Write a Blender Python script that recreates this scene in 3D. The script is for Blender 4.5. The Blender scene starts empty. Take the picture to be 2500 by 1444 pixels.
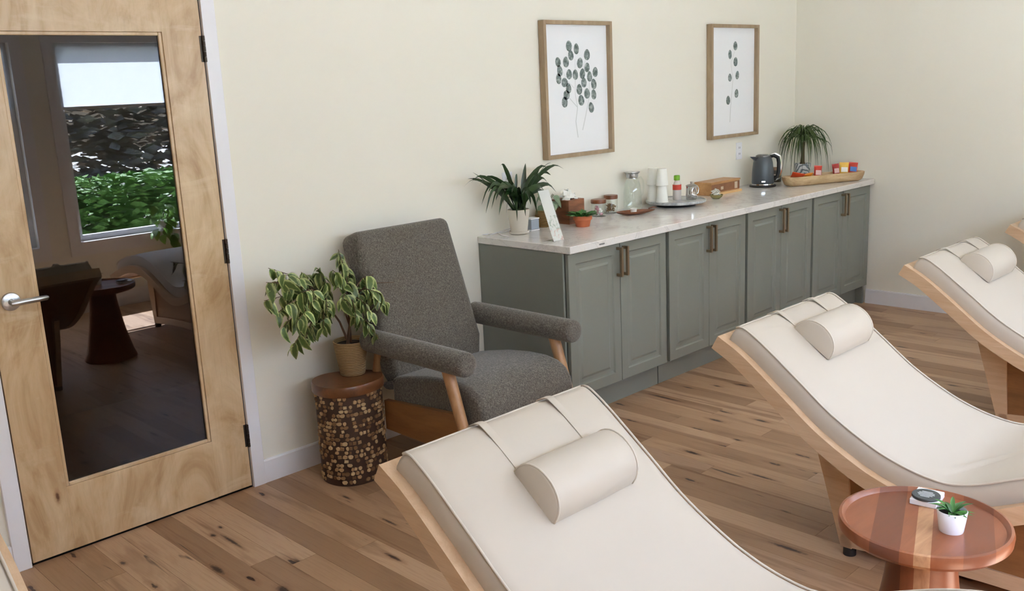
import bpy, bmesh, math, random
from math import sin, cos, pi, radians as rad, atan2, sqrt
from mathutils import Vector, Matrix, noise as mnoise
random.seed(7)
S = bpy.context.scene
COL = S.collection

# ------------------------------------------------------------------ camera
F_PX, CX, CY, CZ, YAW, PITCH, ROLL = 2296.3, -0.9381, -3.5925, 1.6629, 0.7725, -0.2182, -0.0467
CAM = Vector((CX, CY, CZ))
FW = Vector((sin(YAW)*cos(PITCH), cos(YAW)*cos(PITCH), sin(PITCH)))
_r = Vector((cos(YAW), -sin(YAW), 0)); _u = _r.cross(FW)
RT = _r*cos(ROLL) + _u*sin(ROLL); UP = -_r*sin(ROLL) + _u*cos(ROLL)
cd = bpy.data.cameras.new('camera'); cam = bpy.data.objects.new('camera', cd); COL.objects.link(cam)
cd.sensor_width = 36; cd.lens = F_PX*36/2500; cd.clip_start = .02; cd.clip_end = 200
m3 = Matrix((RT, UP, -FW)).transposed()
cam.matrix_world = Matrix.Translation(CAM) @ m3.to_4x4()
S.camera = cam
def at(u, v, axis, val):
    d = FW + RT*((u-1250)/F_PX) + UP*((722-v)/F_PX)
    return CAM + d*((val-CAM[axis])/d[axis])

# ------------------------------------------------------------------ world, sun, exposure
S.view_settings.view_transform = 'Standard'; S.view_settings.look = 'None'
S.view_settings.exposure = 3.45; S.view_settings.gamma = 1; S.view_settings.use_curve_mapping = False
W = bpy.data.worlds.new('sky'); S.world = W; W.use_nodes = True
wn = W.node_tree.nodes; wl = W.node_tree.links
bg = wn['Background']; st = wn.new('ShaderNodeTexSky'); st.sky_type = 'NISHITA'
st.sun_disc = False; st.sun_elevation = rad(54); st.sun_rotation = rad(200); st.air_density = 1.0; st.dust_density = 2.5; st.ozone_density = 0.6
tint = wn.new('ShaderNodeMix'); tint.data_type = 'RGBA'; tint.blend_type = 'MULTIPLY'; tint.inputs[0].default_value = 1; tint.inputs[7].default_value = (.91, 1.0, 1.27, 1)
wl.new(st.outputs[0], tint.inputs[6]); wl.new(tint.outputs[2], bg.inputs[0]); bg.inputs[1].default_value = 0.11
SUN_DIR = Vector((-.36, 1.0, -1.50)).normalized()      # direction the light travels
sd = bpy.data.lights.new('sun', 'SUN'); sd.energy = 8.5; sd.angle = rad(.6); sd.color = (.89, .98, 1.17)
so = bpy.data.objects.new('sun', sd); COL.objects.link(so); so.rotation_euler = SUN_DIR.to_track_quat('-Z', 'Y').to_euler()
so.location = (3, -10, 10)
S.cycles.use_denoising = True
S.cycles.max_bounces = 10; S.cycles.diffuse_bounces = 7; S.cycles.glossy_bounces = 4
S.cycles.transmission_bounces = 8; S.cycles.transparent_max_bounces = 16
S.cycles.sample_clamp_indirect = 6; S.cycles.caustics_reflective = False; S.cycles.caustics_refractive = False

# room numbers
XR, XL, YF, ZC = 5.596, -4.20, -4.30, 2.74
WINS = [(-.62, .12), (.44, 1.56), (1.88, 3.00), (3.34, 4.46)]  # leftmost window is unseen, added to brighten the wall and floor by the door
WZ0, WZ1 = .585, 2.165
for i, (a, b) in enumerate(WINS):
    ld = bpy.data.lights.new('window_portal', 'AREA'); ld.shape = 'RECTANGLE'; ld.size = b-a; ld.size_y = WZ1-WZ0
    ld.cycles.is_portal = True
    lo = bpy.data.objects.new('window_portal', ld); COL.objects.link(lo)
    lo.location = ((a+b)/2, YF-.12, (WZ0+WZ1)/2); lo.rotation_euler = (rad(90), 0, 0)

# ------------------------------------------------------------------ materials
def srgb(r, g, b):
    f = lambda c: (c/255/12.92) if c/255 <= .04045 else ((c/255+.055)/1.055)**2.4
    return (f(r), f(g), f(b), 1)
class NT:
    def __init__(s, name):
        s.m = bpy.data.materials.new(name); s.m.use_nodes = True
        s.t = s.m.node_tree; s.n = s.t.nodes; s.b = s.n['Principled BSDF']; s.o = s.n['Material Output']
    def new(s, ty, **kw):
        n = s.n.new('ShaderNode'+ty)
        for k, v in kw.items(): setattr(n, k, v)
        return n
    def link(s, a, b): s.t.links.new(a, b)
    def val(s, x, inp):
        if hasattr(x, 'is_linked') or isinstance(x, bpy.types.NodeSocket): s.link(x, inp)
        else: inp.default_value = x
    def math(s, op, a, b=0.0, clamp=False):
        n = s.new('Math', operation=op, use_clamp=clamp); s.val(a, n.inputs[0]); s.val(b, n.inputs[1]); return n.outputs[0]
    def mix(s, f, a, b, blend='MIX'):
        n = s.new('Mix', data_type='RGBA', blend_type=blend); s.val(f, n.inputs[0]); s.val(a, n.inputs[6]); s.val(b, n.inputs[7]); return n.outputs[2]
    def ramp(s, f, stops):
        n = s.new('ValToRGB'); s.link(f, n.inputs[0]); e = n.color_ramp.elements
        while len(e) < len(stops): e.new(.5)
        for q, (p, c) in zip(e, stops): q.position = p; q.color = c if len(c) == 4 else (*c, 1)
        return n.outputs[0]
    def coords(s, kind='Object', scale=(1, 1, 1), offset=None, rot=(0, 0, 0)):
        if kind == 'Position': c = s.new('NewGeometry').outputs[0]
        else: c = s.new('TexCoord').outputs[kind]
        if offset is not None:
            a = s.new('VectorMath', operation='ADD'); s.link(c, a.inputs[0]); s.link(offset, a.inputs[1]); c = a.outputs[0]
        mp = s.new('Mapping'); s.link(c, mp.inputs[0]); mp.inputs[3].default_value = scale; mp.inputs[2].default_value = rot
        return mp.outputs[0]
    def noise(s, vec, scale=5, detail=4, rough=.55, dist=0):
        n = s.new('TexNoise'); s.link(vec, n.inputs['Vector']); n.inputs['Scale'].default_value = scale
        n.inputs['Detail'].default_value = detail; n.inputs['Roughness'].default_value = rough; n.inputs['Distortion'].default_value = dist
        return n.outputs[0]
    def bump(s, h, strength=.2, dist=.01):
        n = s.new('Bump'); n.inputs['Strength'].default_value = strength; n.inputs['Distance'].default_value = dist
        s.link(h, n.inputs['Height']); s.link(n.outputs[0], s.b.inputs['Normal'])
    def set(s, **kw):
        for k, v in kw.items():
            i = s.b.inputs[k.replace('_', ' ')]; s.val(v, i)
        return s.m
def plain(name, c, rough=.5, metal=0., var=.06, scale=8, bump=0, bscale=60, spec=.5, **kw):
    t = NT(name); v = t.coords('Object'); n = t.noise(v, scale, 3)
    d = tuple(max(0, x*(1-var)) for x in c[:3])+(1,); e = tuple(min(1, x*(1+var)) for x in c[:3])+(1,)
    t.set(Base_Color=t.mix(n, d, e), Roughness=rough, Metallic=metal, Specular_IOR_Level=spec, **kw)
    if bump: t.bump(t.noise(v, bscale, 3), bump, .002)
    return t.m
def wood(name, c1, c2, scale=(4, .5, 4), rough=.45, kind='Object', fine=14, contrast=(.3, .7), var=True):
    t = NT(name); off = None
    if var:
        oi = t.new('ObjectInfo'); cb = t.new('CombineXYZ'); mm = t.math('MULTIPLY', oi.outputs['Random'], 37.)
        for i in range(3): t.link(mm, cb.inputs[i])
        off = cb.outputs[0]
    v = t.coords(kind, scale, off); n = t.noise(v, 3, 5, .6, .6)
    v2 = t.coords(kind, tuple(x*fine for x in scale), off); n2 = t.noise(v2, 2, 3)
    col = t.ramp(n, [(contrast[0], c1), (contrast[1], c2)])
    dk = tuple(x*.72 for x in c1[:3])+(1,)
    col = t.mix(t.math('MULTIPLY', t.math('SUBTRACT', n2, .5, True), .9), col, dk)
    t.set(Base_Color=col, Roughness=rough); t.bump(n2, .08, .001)
    return t.m
def glassy(name, tint=(1, 1, 1, 1), ior=1.45, rough=0.0, refl=1.0):
    t = NT(name); fr = t.new('Fresnel'); bf = t.new('NewGeometry').outputs['Backfacing']   # same reflectance from both sides of the sheet
    t.link(t.math('ADD', t.math('MULTIPLY', bf, 1/ior-ior), ior), fr.inputs[0])
    tr = t.new('BsdfTransparent'); tr.inputs[0].default_value = tint
    gl = t.new('BsdfGlossy'); gl.inputs['Roughness'].default_value = rough; gl.inputs[0].default_value = (1, 1, 1, 1)
    mx = t.new('MixShader'); t.link(t.math('MULTIPLY', fr.outputs[0], refl, True), mx.inputs[0]); t.link(tr.outputs[0], mx.inputs[1]); t.link(gl.outputs[0], mx.inputs[2])
    t.link(mx.outputs[0], t.o.inputs[0]); t.n.remove(t.b); return t.m

M = {}
def wallmat():
    t = NT('wall_paint'); v = t.coords('Position'); n = t.noise(v, 220, 2); n2 = t.noise(v, 1.2, 2)
    t.set(Base_Color=t.mix(n2, srgb(232, 228, 214), srgb(235, 231, 218)), Roughness=.62, Specular_IOR_Level=.25); t.bump(n, .06, .001); return t.m
M['wall'] = wallmat()
M['white'] = plain('white_trim_paint', srgb(232, 231, 234), .35, var=.01)
M['ceil'] = plain('ceiling_paint', srgb(240, 238, 232), .8, var=.01)
M['birch'] = None
M['doorglass'] = glassy('dark_door_glass', (.55, .5, .46, 1), 1.55, 0, 1.25)
M['dark'] = plain('dark_gap', srgb(34, 30, 28), .9)
M['steel'] = plain('brushed_steel', srgb(190, 192, 194), .28, 1., var=.03)
M['bronze'] = plain('dark_bronze', srgb(70, 62, 54), .4, .8)
M['brass'] = plain('satin_brass', srgb(152, 134, 110), .38, .85)

# knots and mineral streaks seen in particular boards: pixel in the photo, half width and half length in metres
KNOTS = [(520, 1308, .009, .016), (565, 1322, .007, .075), (538, 1288, .006, .012), (300, 1376, .008, .018), (690, 1441, .016, .03), (530, 1391, .012, .05), (1690, 1106, .011, .045), (1748, 1027, .010, .04),
         (1858, 1028, .010, .04), (1750, 943, .008, .025), (1813, 941, .010, .035), (1620, 971, .009, .11), (845, 1215, .006, .03), (950, 1275, .006, .045), (960, 1361, .008, .045), (1680, 947, .007, .03), (1860, 1165, .007, .06), (1925, 1340, .010, .07), (1800, 1075, .007, .02)]
def wood_marks(t, c, marks, dark, halo_c, ax=(0, 1)):
    pos = t.new('SeparateXYZ'); t.link(t.new('NewGeometry').outputs[0], pos.inputs[0])
    wob = t.math('MULTIPLY', t.math('SUBTRACT', t.noise(t.coords('Position'), 70, 3), .5), 1.1); core = halo = None
    for px, py, rx, ry in marks:
        d2 = t.math('ADD', t.math('POWER', t.math('MULTIPLY', t.math('SUBTRACT', pos.outputs[ax[0]], px), 1/rx), 2.0), t.math('POWER', t.math('MULTIPLY', t.math('SUBTRACT', pos.outputs[ax[1]], py), 1/ry), 2.0))
        d = t.math('ADD', t.math('SQRT', d2), wob); core = d if core is None else t.math('MINIMUM', core, d)
    c = t.mix(t.ramp(t.math('MULTIPLY', core, .25), [(.2, (.6, .6, .6)), (.55, (0, 0, 0))]), c, halo_c)
    return t.mix(t.ramp(t.math('MULTIPLY', core, .25), [(.12, (.95, .95, .95)), (.30, (0, 0, 0))]), c, dark)
def floormat():
    t = NT('maple_plank'); oi = t.new('ObjectInfo'); rnd = oi.outputs['Random']
    cb = t.new('CombineXYZ')
    t.link(t.math('MULTIPLY', rnd, 71.), cb.inputs[0]); t.link(t.math('MULTIPLY', rnd, 39.), cb.inputs[1])
    off = cb.outputs[0]
    v = t.coords('Position', (7, .8, 1), off); n = t.noise(v, 1.6, 4, .6, .8)
    vf = t.coords('Position', (90, 4, 1), off); nf = t.noise(vf, 1.5, 3)
    wn_ = t.new('TexWhiteNoise', noise_dimensions='1D'); t.link(rnd, wn_.inputs['W'])
    base = t.ramp(wn_.outputs[0], [(0, srgb(152, 118, 88)), (.22, srgb(166, 131, 99)), (.55, srgb(180, 145, 112)), (.85, srgb(192, 158, 126)), (1, srgb(168, 135, 108))])
    c = t.mix(t.ramp(n, [(.30, (.62, .62, .62)), (.46, (0, 0, 0))]), base, srgb(132, 98, 70))
    # brown heartwood ribbons along the grain
    vs = t.coords('Position', (9, .45, 1), off); ns = t.noise(vs, 1.3, 3, .5, 1.2)
    c = t.mix(t.ramp(ns, [(.60, (0, 0, 0)), (.66, (.62, .62, .62))]), c, srgb(124, 86, 56))
    # dark mineral streaks
    vk = t.coords('Position', (34, 3.4, 1), off); nk = t.noise(vk, 1.0, 2, .5, .6)
    c = t.mix(t.ramp(nk, [(.70, (0, 0, 0)), (.76, (.9, .9, .9))]), c, srgb(62, 38, 26))
    # knots
    vo = t.new('TexVoronoi'); vo.voronoi_dimensions = '2D'; t.link(t.coords('Position', (5.0, 1.15, 1), off), vo.inputs['Vector']); vo.inputs['Scale'].default_value = 1.25
    vn = t.noise(t.coords('Position', (60, 25, 1), off), 1, 2)
    dk = t.math('ADD', vo.outputs['Distance'], t.math('MULTIPLY', t.math('SUBTRACT', vn, .5), .14))
    sep = t.new('SeparateColor'); t.link(vo.outputs['Color'], sep.inputs[0]); keep = t.math('GREATER_THAN', sep.outputs[0], .55)
    halo = t.math('MULTIPLY', t.ramp(dk, [(.035, (.55, .55, .55)), (.13, (0, 0, 0))]), keep)
    core = t.math('MULTIPLY', t.ramp(dk, [(.028, (1, 1, 1)), (.05, (0, 0, 0))]), keep)
    c = t.mix(halo, c, srgb(128, 86, 56)); c = t.mix(core, c, srgb(58, 34, 24))
    c = t.mix(t.math('MULTIPLY', t.math('SUBTRACT', nf, .48, True), 1.0), c, srgb(128, 92, 64))
    mk = [(at(u, v, 2, 0).x, at(u, v, 2, 0).y, a, b_) for u, v, a, b_ in KNOTS]
    c = wood_marks(t, c, mk, srgb(54, 32, 24), srgb(132, 92, 62))
    t.set(Base_Color=c, Roughness=t.math('ADD', t.math('MULTIPLY', nf, .12), .36), Specular_IOR_Level=.45); t.bump(nf, .03, .001)
    return t.m
M['floor'] = floormat()
def birch():
    t = NT('birch_veneer'); v = t.coords('Position', (1.6, 1.6, .55)); n = t.noise(v, 3.0, 5, .6, 2.6)
    v2 = t.coords('Position', (60, 60, 3)); n2 = t.noise(v2, 2, 3)
    v3 = t.coords('Position', (2.2, 2.2, 5.5)); n3 = t.noise(v3, 1.7, 4, .6, 1.0)
    c = t.ramp(n, [(.30, srgb(174, 140, 98)), (.48, srgb(200, 170, 130)), (.70, srgb(216, 190, 154))])
    c = t.mix(t.ramp(n3, [(.56, (0, 0, 0)), (.72, (.5, .5, .5))]), c, srgb(222, 200, 166))
    c = t.mix(t.math('MULTIPLY', t.math('SUBTRACT', n2, .5, True), .5), c, srgb(140, 104, 68))
    kp = at(141, 1214, 1, -.006); c = wood_marks(t, c, [(kp.x, kp.z, .007, .020)], srgb(92, 56, 34), srgb(150, 108, 70), (0, 2))
    t.set(Base_Color=c, Roughness=.34, Specular_IOR_Level=.55); return t.m
M['birch'] = birch()
M['sage'] = plain('sage_cabinet_paint', srgb(128, 131, 122), .42, var=.02)
def quartz():
    t = NT('white_quartz'); v = t.coords('Position'); n = t.noise(v, 2.2, 6, .6, 2.5)
    vein = t.ramp(n, [(.47, (0, 0, 0)), (.50, (.45, .45, .45)), (.53, (0, 0, 0))])
    sp = t.noise(v, 160, 2)
    c = t.mix(vein, srgb(226, 223, 218), srgb(190, 186, 182)); c = t.mix(t.math('MULTIPLY', t.math('SUBTRACT', sp, .55, True), 1.2), c, srgb(180, 176, 172))
    t.set(Base_Color=c, Roughness=.12, Specular_IOR_Level=.6); return t.m
M['quartz'] = quartz()
def fabric():
    t = NT('heathered_grey_upholstery'); v = t.coords('Object', (60, 60, 240)); n = t.noise(v, 2.2, 3, .7)
    v2 = t.coords('Object', (240, 60, 60)); n2 = t.noise(v2, 1.7, 3, .7); v3 = t.coords('Object'); n3 = t.noise(v3, 7, 3)
    s = t.math('ADD', t.math('MULTIPLY', n, .5), t.math('MULTIPLY', n2, .5))
    c = t.ramp(s, [(.38, srgb(62, 58, 52)), (.5, srgb(98, 93, 85)), (.64, srgb(140, 134, 124))])
    c = t.mix(t.math('MULTIPLY', t.math('SUBTRACT', n3, .45, True), .5), c, srgb(104, 92, 74))
    t.set(Base_Color=c, Roughness=.95, Specular_IOR_Level=.1, Sheen_Weight=.25); t.bump(s, .5, .003); return t.m
M['fabric'] = fabric()
M['oak'] = wood('warm_oak', srgb(152, 108, 68), srgb(188, 146, 104), (6, 6, 1), .4)
M['panelwood'] = wood('brown_oak_panel', srgb(122, 82, 46), srgb(150, 104, 62), (6, 1, 6), .45)
M['maple'] = wood('maple_lounger_frame', srgb(190, 156, 122), srgb(208, 178, 146), (10, .8, 10), .42)
M['frameoak'] = wood('pale_oak_picture_frame', srgb(152, 130, 102), srgb(176, 154, 124), (8, 8, 1.2), .5)
def leather():
    t = NT('cream_vinyl'); v = t.coords('Object'); n = t.noise(v, 420, 2); n2 = t.noise(v, 2, 2)
    t.set(Base_Color=t.mix(n2, srgb(186, 175, 160), srgb(190, 180, 166)), Roughness=.46, Specular_IOR_Level=.35, Sheen_Weight=.08); t.bump(n, .05, .0006); return t.m
M['cream'] = leather()
M['seam'] = plain('cream_piping', srgb(198, 188, 174), .6)
M['black'] = plain('black_rubber', srgb(22, 22, 24), .55)
M['paper'] = plain('white_art_paper', srgb(236, 238, 240), .7, var=.008)
def inkleaf():
    t = NT('grey_green_watercolour'); v = t.coords('Position'); n = t.noise(v, 55, 3, .6, .5)
    t.set(Base_Color=t.ramp(n, [(.3, srgb(78, 92, 88)), (.5, srgb(120, 133, 130)), (.7, srgb(178, 186, 184))]), Roughness=.8); return t.m
M['ink'] = inkleaf(); M['inkstem'] = plain('pale_grey_ink', srgb(208, 211, 211), .8)
def leafmat(name, c1, c2, edge=None, rough=.4, sc=30):
    t = NT(name); oi = t.new('ObjectInfo'); v = t.coords('Object'); n = t.noise(v, sc, 3)
    c = t.mix(n, c1, c2)
    if edge:
        uv = t.new('UVMap'); sp = t.new('SeparateXYZ'); t.link(uv.outputs[0], sp.inputs[0])
        a = t.math('MULTIPLY', t.math('ABSOLUTE', t.math('SUBTRACT', sp.outputs[0], .5)), 2.)
        a = t.math('ADD', a, t.math('MULTIPLY', t.math('SUBTRACT', n, .5), 1.5))
        c = t.mix(t.ramp(a, [(.32, (0, 0, 0)), (.72, (1, 1, 1))]), c, edge)
    hv = t.new('HueSaturation'); t.link(c, hv.inputs['Color']); t.link(t.math('ADD', t.math('MULTIPLY', oi.outputs['Random'], .7), .65), hv.inputs['Value'])
    t.set(Base_Color=hv.outputs[0], Roughness=rough, Subsurface_Weight=0., Transmission_Weight=0.); return t.m
M['ficus'] = leafmat('variegated_ficus_leaf', srgb(62, 84, 42), srgb(98, 124, 60), srgb(176, 186, 122), .38)
M['strap'] = leafmat('dark_glossy_leaf', srgb(26, 46, 24), srgb(52, 80, 38), None, .3)
M['palm'] = leafmat('ponytail_leaf', srgb(40, 62, 22), srgb(72, 98, 40), None, .45)
M['succ'] = leafmat('succulent_leaf', srgb(44, 92, 40), srgb(72, 124, 56), None, .35)
M['pothos'] = leafmat('pothos_leaf', srgb(84, 132, 44), srgb(132, 176, 70), None, .35)
M['varleaf'] = leafmat('silver_green_leaf', srgb(76, 104, 70), srgb(160, 178, 146), None, .4, 60)
M['stem'] = plain('brown_stem', srgb(96, 72, 52), .8); M['soil'] = plain('dark_soil', srgb(38, 28, 22), .95, var=.4, scale=60, bump=.6)
M['gstem'] = plain('green_stem', srgb(70, 92, 48), .6)
def rope(name, c1, c2, freq):
    t = NT(name); v = t.coords('Object'); w = t.new('TexWave', wave_type='BANDS', bands_direction='Z'); t.link(v, w.inputs['Vector'])
    w.inputs['Scale'].default_value = freq; w.inputs['Distortion'].default_value = 1.2; w.inputs['Detail'].default_value = 2
    n = t.noise(t.coords('Object', (30, 30, 200)), 2, 3)
    c = t.mix(t.math('MULTIPLY', w.outputs[1], n), c1, c2); t.set(Base_Color=c, Roughness=.9); t.bump(w.outputs[1], .5, .004); return t.m
M['rope'] = rope('woven_jute', srgb(132, 106, 70), srgb(196, 168, 122), 40)
M['basket'] = rope('dark_woven_straw', srgb(98, 74, 36), srgb(160, 128, 74), 30)

# ------------------------------------------------------------------ mesh helpers
def box(bm, x0, x1, y0, y1, z0, z1, mi=0):
    vs = [bm.verts.new((x, y, z)) for z in (z0, z1) for y in (y0, y1) for x in (x0, x1)]
    for q in ((0, 2, 3, 1), (4, 5, 7, 6), (0, 1, 5, 4), (1, 3, 7, 5), (3, 2, 6, 7), (2, 0, 4, 6)):
        f = bm.faces.new([vs[i] for i in q]); f.material_index = mi
def lathe(bm, prof, seg=32, c=(0, 0, 0), sx=1, sy=1, cap=True):
    rings = []
    for r, z in prof:
        if r < 1e-6: rings.append([bm.verts.new((c[0], c[1], c[2]+z))])
        else: rings.append([bm.verts.new((c[0]+r*sx*cos(2*pi*i/seg), c[1]+r*sy*sin(2*pi*i/seg), c[2]+z)) for i in range(seg)])
    for a, b in zip(rings, rings[1:]):
        if len(a) == 1 and len(b) == 1: continue
        for i in range(seg):
            j = (i+1) % seg
            if len(a) == 1: bm.faces.new((a[0], b[j], b[i]))
            elif len(b) == 1: bm.faces.new((a[i], a[j], b[0]))
            else: bm.faces.new((a[i], a[j], b[j], b[i]))
    if cap:
        if len(rings[0]) > 1: bm.faces.new(rings[0][::-1])
        if len(rings[-1]) > 1: bm.faces.new(rings[-1])
def tube(bm, pts, r, seg=8, cap=True, flat=1.0):
    pts = [Vector(p) for p in pts]; rs = r if isinstance(r, (list, tuple)) else [r]*len(pts)
    rings = []; prev = None
    for i, p in enumerate(pts):
        t = (pts[min(i+1, len(pts)-1)]-pts[max(i-1, 0)]).normalized()
        if prev is None:
            a = Vector((0, 0, 1)) if abs(t.z) < .9 else Vector((1, 0, 0)); n = t.cross(a).normalized()
        else: n = (prev-t*prev.dot(t)).normalized()
        prev = n; b = t.cross(n)
        rings.append([bm.verts.new(p+(n*cos(2*pi*k/seg)+b*sin(2*pi*k/seg)*flat)*rs[i]) for k in range(seg)])
    for a, b in zip(rings, rings[1:]):
        for k in range(seg): bm.faces.new((a[k], a[(k+1) % seg], b[(k+1) % seg], b[k]))
    if cap: bm.faces.new(rings[0][::-1]); bm.faces.new(rings[-1])
def loft(bm, rings, closed=True, cap=True):
    R = [[bm.verts.new(p) for p in r] for r in rings]; n = len(R[0])
    for a, b in zip(R, R[1:]):
        for k in range(n if closed else n-1): bm.faces.new((a[k], a[(k+1) % n], b[(k+1) % n], b[k]))
    if cap and closed: bm.faces.new(R[0][::-1]); bm.faces.new(R[-1])
def prism(bm, poly, x0, x1, axis=0):
    def P(a, b, x): return (x, a, b) if axis == 0 else ((a, x, b) if axis == 1 else (a, b, x))
    A = [bm.verts.new(P(a, b, x0)) for a, b in poly]; B = [bm.verts.new(P(a, b, x1)) for a, b in poly]; n = len(poly)
    for i in range(n): bm.faces.new((A[i], A[(i+1) % n], B[(i+1) % n], B[i]))
    bm.faces.new(A[::-1]); bm.faces.new(B)
def mesh(name, bm, smooth=0):
    bmesh.ops.recalc_face_normals(bm, faces=bm.faces)
    me = bpy.data.meshes.new(name); bm.to_mesh(me); bm.free()
    if smooth:
        me.shade_smooth()
        if smooth < 180: me.set_sharp_from_angle(angle=rad(smooth))
    return me
def put(name, me, mat=None, parent=None, loc=(0, 0, 0), rot=(0, 0, 0), scale=(1, 1, 1)):
    o = bpy.data.objects.new(name, me); COL.objects.link(o)
    if mat is not None and me is not None and len(me.materials) == 0: me.materials.append(mat)
    o.parent = parent; o.location = loc; o.rotation_euler = rot; o.scale = scale; return o
def obj(name, bm, mat, parent=None, smooth=0, bevel=0, seg=2, loc=(0, 0, 0), rot=(0, 0, 0), sub=0):
    o = put(name, mesh(name, bm, smooth), mat, parent, loc, rot)
    if bevel:
        b = o.modifiers.new('bevel', 'BEVEL'); b.width = bevel; b.segments = seg; b.limit_method = 'ANGLE'; b.angle_limit = rad(40)
        o.data.shade_smooth(); o.data.set_sharp_from_angle(angle=rad(60)) if not sub else None
        b.harden_normals = False
    if sub:
        s = o.modifiers.new('sub', 'SUBSURF'); s.levels = sub; s.render_levels = sub
    return o
def B(): return bmesh.new()
def thing(name, label, cat, loc=(0, 0, 0), rz=0, group=None):
    o = bpy.data.objects.new(name, None); COL.objects.link(o); o.empty_display_size = .05
    o.location = loc; o.rotation_euler = (0, 0, rz); return tag(o, label, cat, group)
def tag(o, label, cat, group=None):
    o['label'] = label; o['category'] = cat
    if group: o['group'] = group
    return o
def struct(name, bm, mat, label=None, smooth=0, bevel=0):
    o = obj(name, bm, mat, None, smooth, bevel); o['kind'] = 'structure'
    if label: o['label'] = label
    return o
def sempty(name, label, loc=(0, 0, 0)):
    o = bpy.data.objects.new(name, None); COL.objects.link(o); o.location = loc; o['kind'] = 'structure'; o['label'] = label; return o
def simple(name, bm, mat, parent=None, **k): return obj(name, bm, mat, parent, **k)

# ------------------------------------------------------------------ room shell
DX0, DX1, DZ1 = 0.0, .914, 2.135
b = B(); T = .14
box(b, XL, DX0-.02, 0, T, 0, ZC); box(b, DX1+.02, XR+T, 0, T, 0, ZC); box(b, DX0-.02, DX1+.02, 0, T, DZ1+.02, ZC)
struct('wall_back', b, M['wall'], 'cream painted wall behind the cabinets and framed prints')
b = B(); box(b, XR, XR+T, YF-T, 0, 0, ZC); struct('wall_right', b, M['wall'], 'cream painted side wall beyond the loungers')
b = B(); box(b, XL-T, XL, YF-T, T, 0, ZC); struct('wall_left', b, M['wall'], 'cream painted wall on the door side')
b = B(); xs = [XL]
for a, c in WINS: box(b, xs[-1], a, YF-T, YF, 0, ZC); box(b, a, c, YF-T, YF, 0, WZ0-.02); box(b, a, c, YF-T, YF, WZ1, ZC); xs.append(c)
box(b, xs[-1], XR, YF-T, YF, 0, ZC); struct('wall_front', b, M['wall'], 'cream painted window wall mirrored in the door glass')
b = B(); box(b, XL-T, XR+T, YF-T, T, ZC, ZC+.1); struct('ceiling', b, M['ceil'], 'plain white ceiling above the room')
# floor: slab plus boards running away from the back wall
b = B(); box(b, XL-T, XR+T, YF-T, 1.75, -.08, -.012); floor = struct('floor', b, M['dark'], 'knotty maple plank floor')
PWID = .1075
b = B(); box(b, -.5, .5, -.5, .5, -.5, .5); bmesh.ops.bevel(b, geom=[e for e in b.edges if abs(e.verts[0].co.z-.5) < .01 and abs(e.verts[1].co.z-.5) < .01], offset=.008, segments=1, affect='EDGES')
pm = mesh('plank', b); pm.materials.append(M['floor'])
rng = random.Random(11); nx = 0; x = -.44+.0125; rest = B()
while x < XR:
    w = min(PWID, XR-x); y = 0.0 - 0
    first = True
    while y > YF:
        L = rng.uniform(.55, 1.55) if not first else rng.uniform(.25, 1.5); first = False
        if y-L < YF+.3: L = y-YF
        vis = x > -.3 and y > -3.0 and nx < 298
        if vis:
            put('plank', pm, None, floor, (x+w/2, y-L/2, -.006), scale=(w-.0010, L-.0010, .012)); nx += 1
        else: box(rest, x+.0006, x+w-.0006, y-L+.0006, y-.0006, -.012, 0)
        y -= L
    x += PWID
xx = -.44+.0125-PWID
while xx > XL-PWID:
    box(rest, max(xx, XL)+.0006, xx+PWID-.0006, YF, 0, -.012, 0); xx -= PWID
r_ = obj('plank_field', rest, M['floor'], floor); r_['kind'] = 'stuff'
# dim hallway behind the glazed door
hall = plain('hallway_paint', srgb(120, 110, 100), .8)
b = B(); box(b, -1.2, 2.2, 1.7, 1.75, 0, ZC); box(b, -1.25, -1.2, T, 1.75, 0, ZC); box(b, 2.2, 2.25, T, 1.75, 0, ZC); box(b, -1.2, 2.2, T, 1.75, ZC-.05, ZC); box(b, -1.2, 2.2, T, 1.75, -.012, 0)
struct('wall_hallway', b, hall, 'unlit hallway behind the glazed door')
# baseboards, casing
BH = .105
b = B(); box(b, DX1+.06, 2.345, -.014, 0, 0, BH-.006); prism(b, [(-.014, BH-.006), (0, BH-.006), (0, BH), (-.009, BH)], DX1+.06, 2.345)
struct('baseboard_back', b, M['white'], 'white baseboard along the wall between door and cabinets')
b = B(); box(b, XL, -.062, -.014, 0, 0, BH); struct('baseboard_left', b, M['white'], 'short white baseboard left of the door casing')
b = B(); box(b, XR-.014, XR, YF, -.60, 0, BH-.006); box(b, XR-.010, XR, YF, -.60, BH-.006, BH); struct('baseboard_right', b, M['white'], 'white baseboard along the wall beyond the loungers')
b = B(); box(b, XL, XR-.02, YF, YF+.014, 0, .13); struct('baseboard_front', b, M['white'], 'white baseboard under the windows')
b = B(); box(b, DX1+.004, DX1+.062, -.018, 0, 0, DZ1+.062); struct('trim_1', b, M['white'], 'white door casing on the hinge side', bevel=.002)
b = B(); box(b, -.062, -.004, -.018, 0, 0, DZ1+.062); struct('trim_2', b, M['white'], 'white door casing on the handle side', bevel=.002)
b = B(); box(b, -.004, DX1+.004, -.018, 0, DZ1+.004, DZ1+.062); struct('trim_3', b, M['white'], 'white head casing above the door', bevel=.002)
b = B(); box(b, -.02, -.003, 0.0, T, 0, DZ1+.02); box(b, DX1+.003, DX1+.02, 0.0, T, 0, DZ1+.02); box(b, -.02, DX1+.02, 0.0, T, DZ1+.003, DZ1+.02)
struct('trim_4', b, plain('jamb_shadow_paint', srgb(120, 116, 112), .5), 'door jamb around the birch door')

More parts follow.
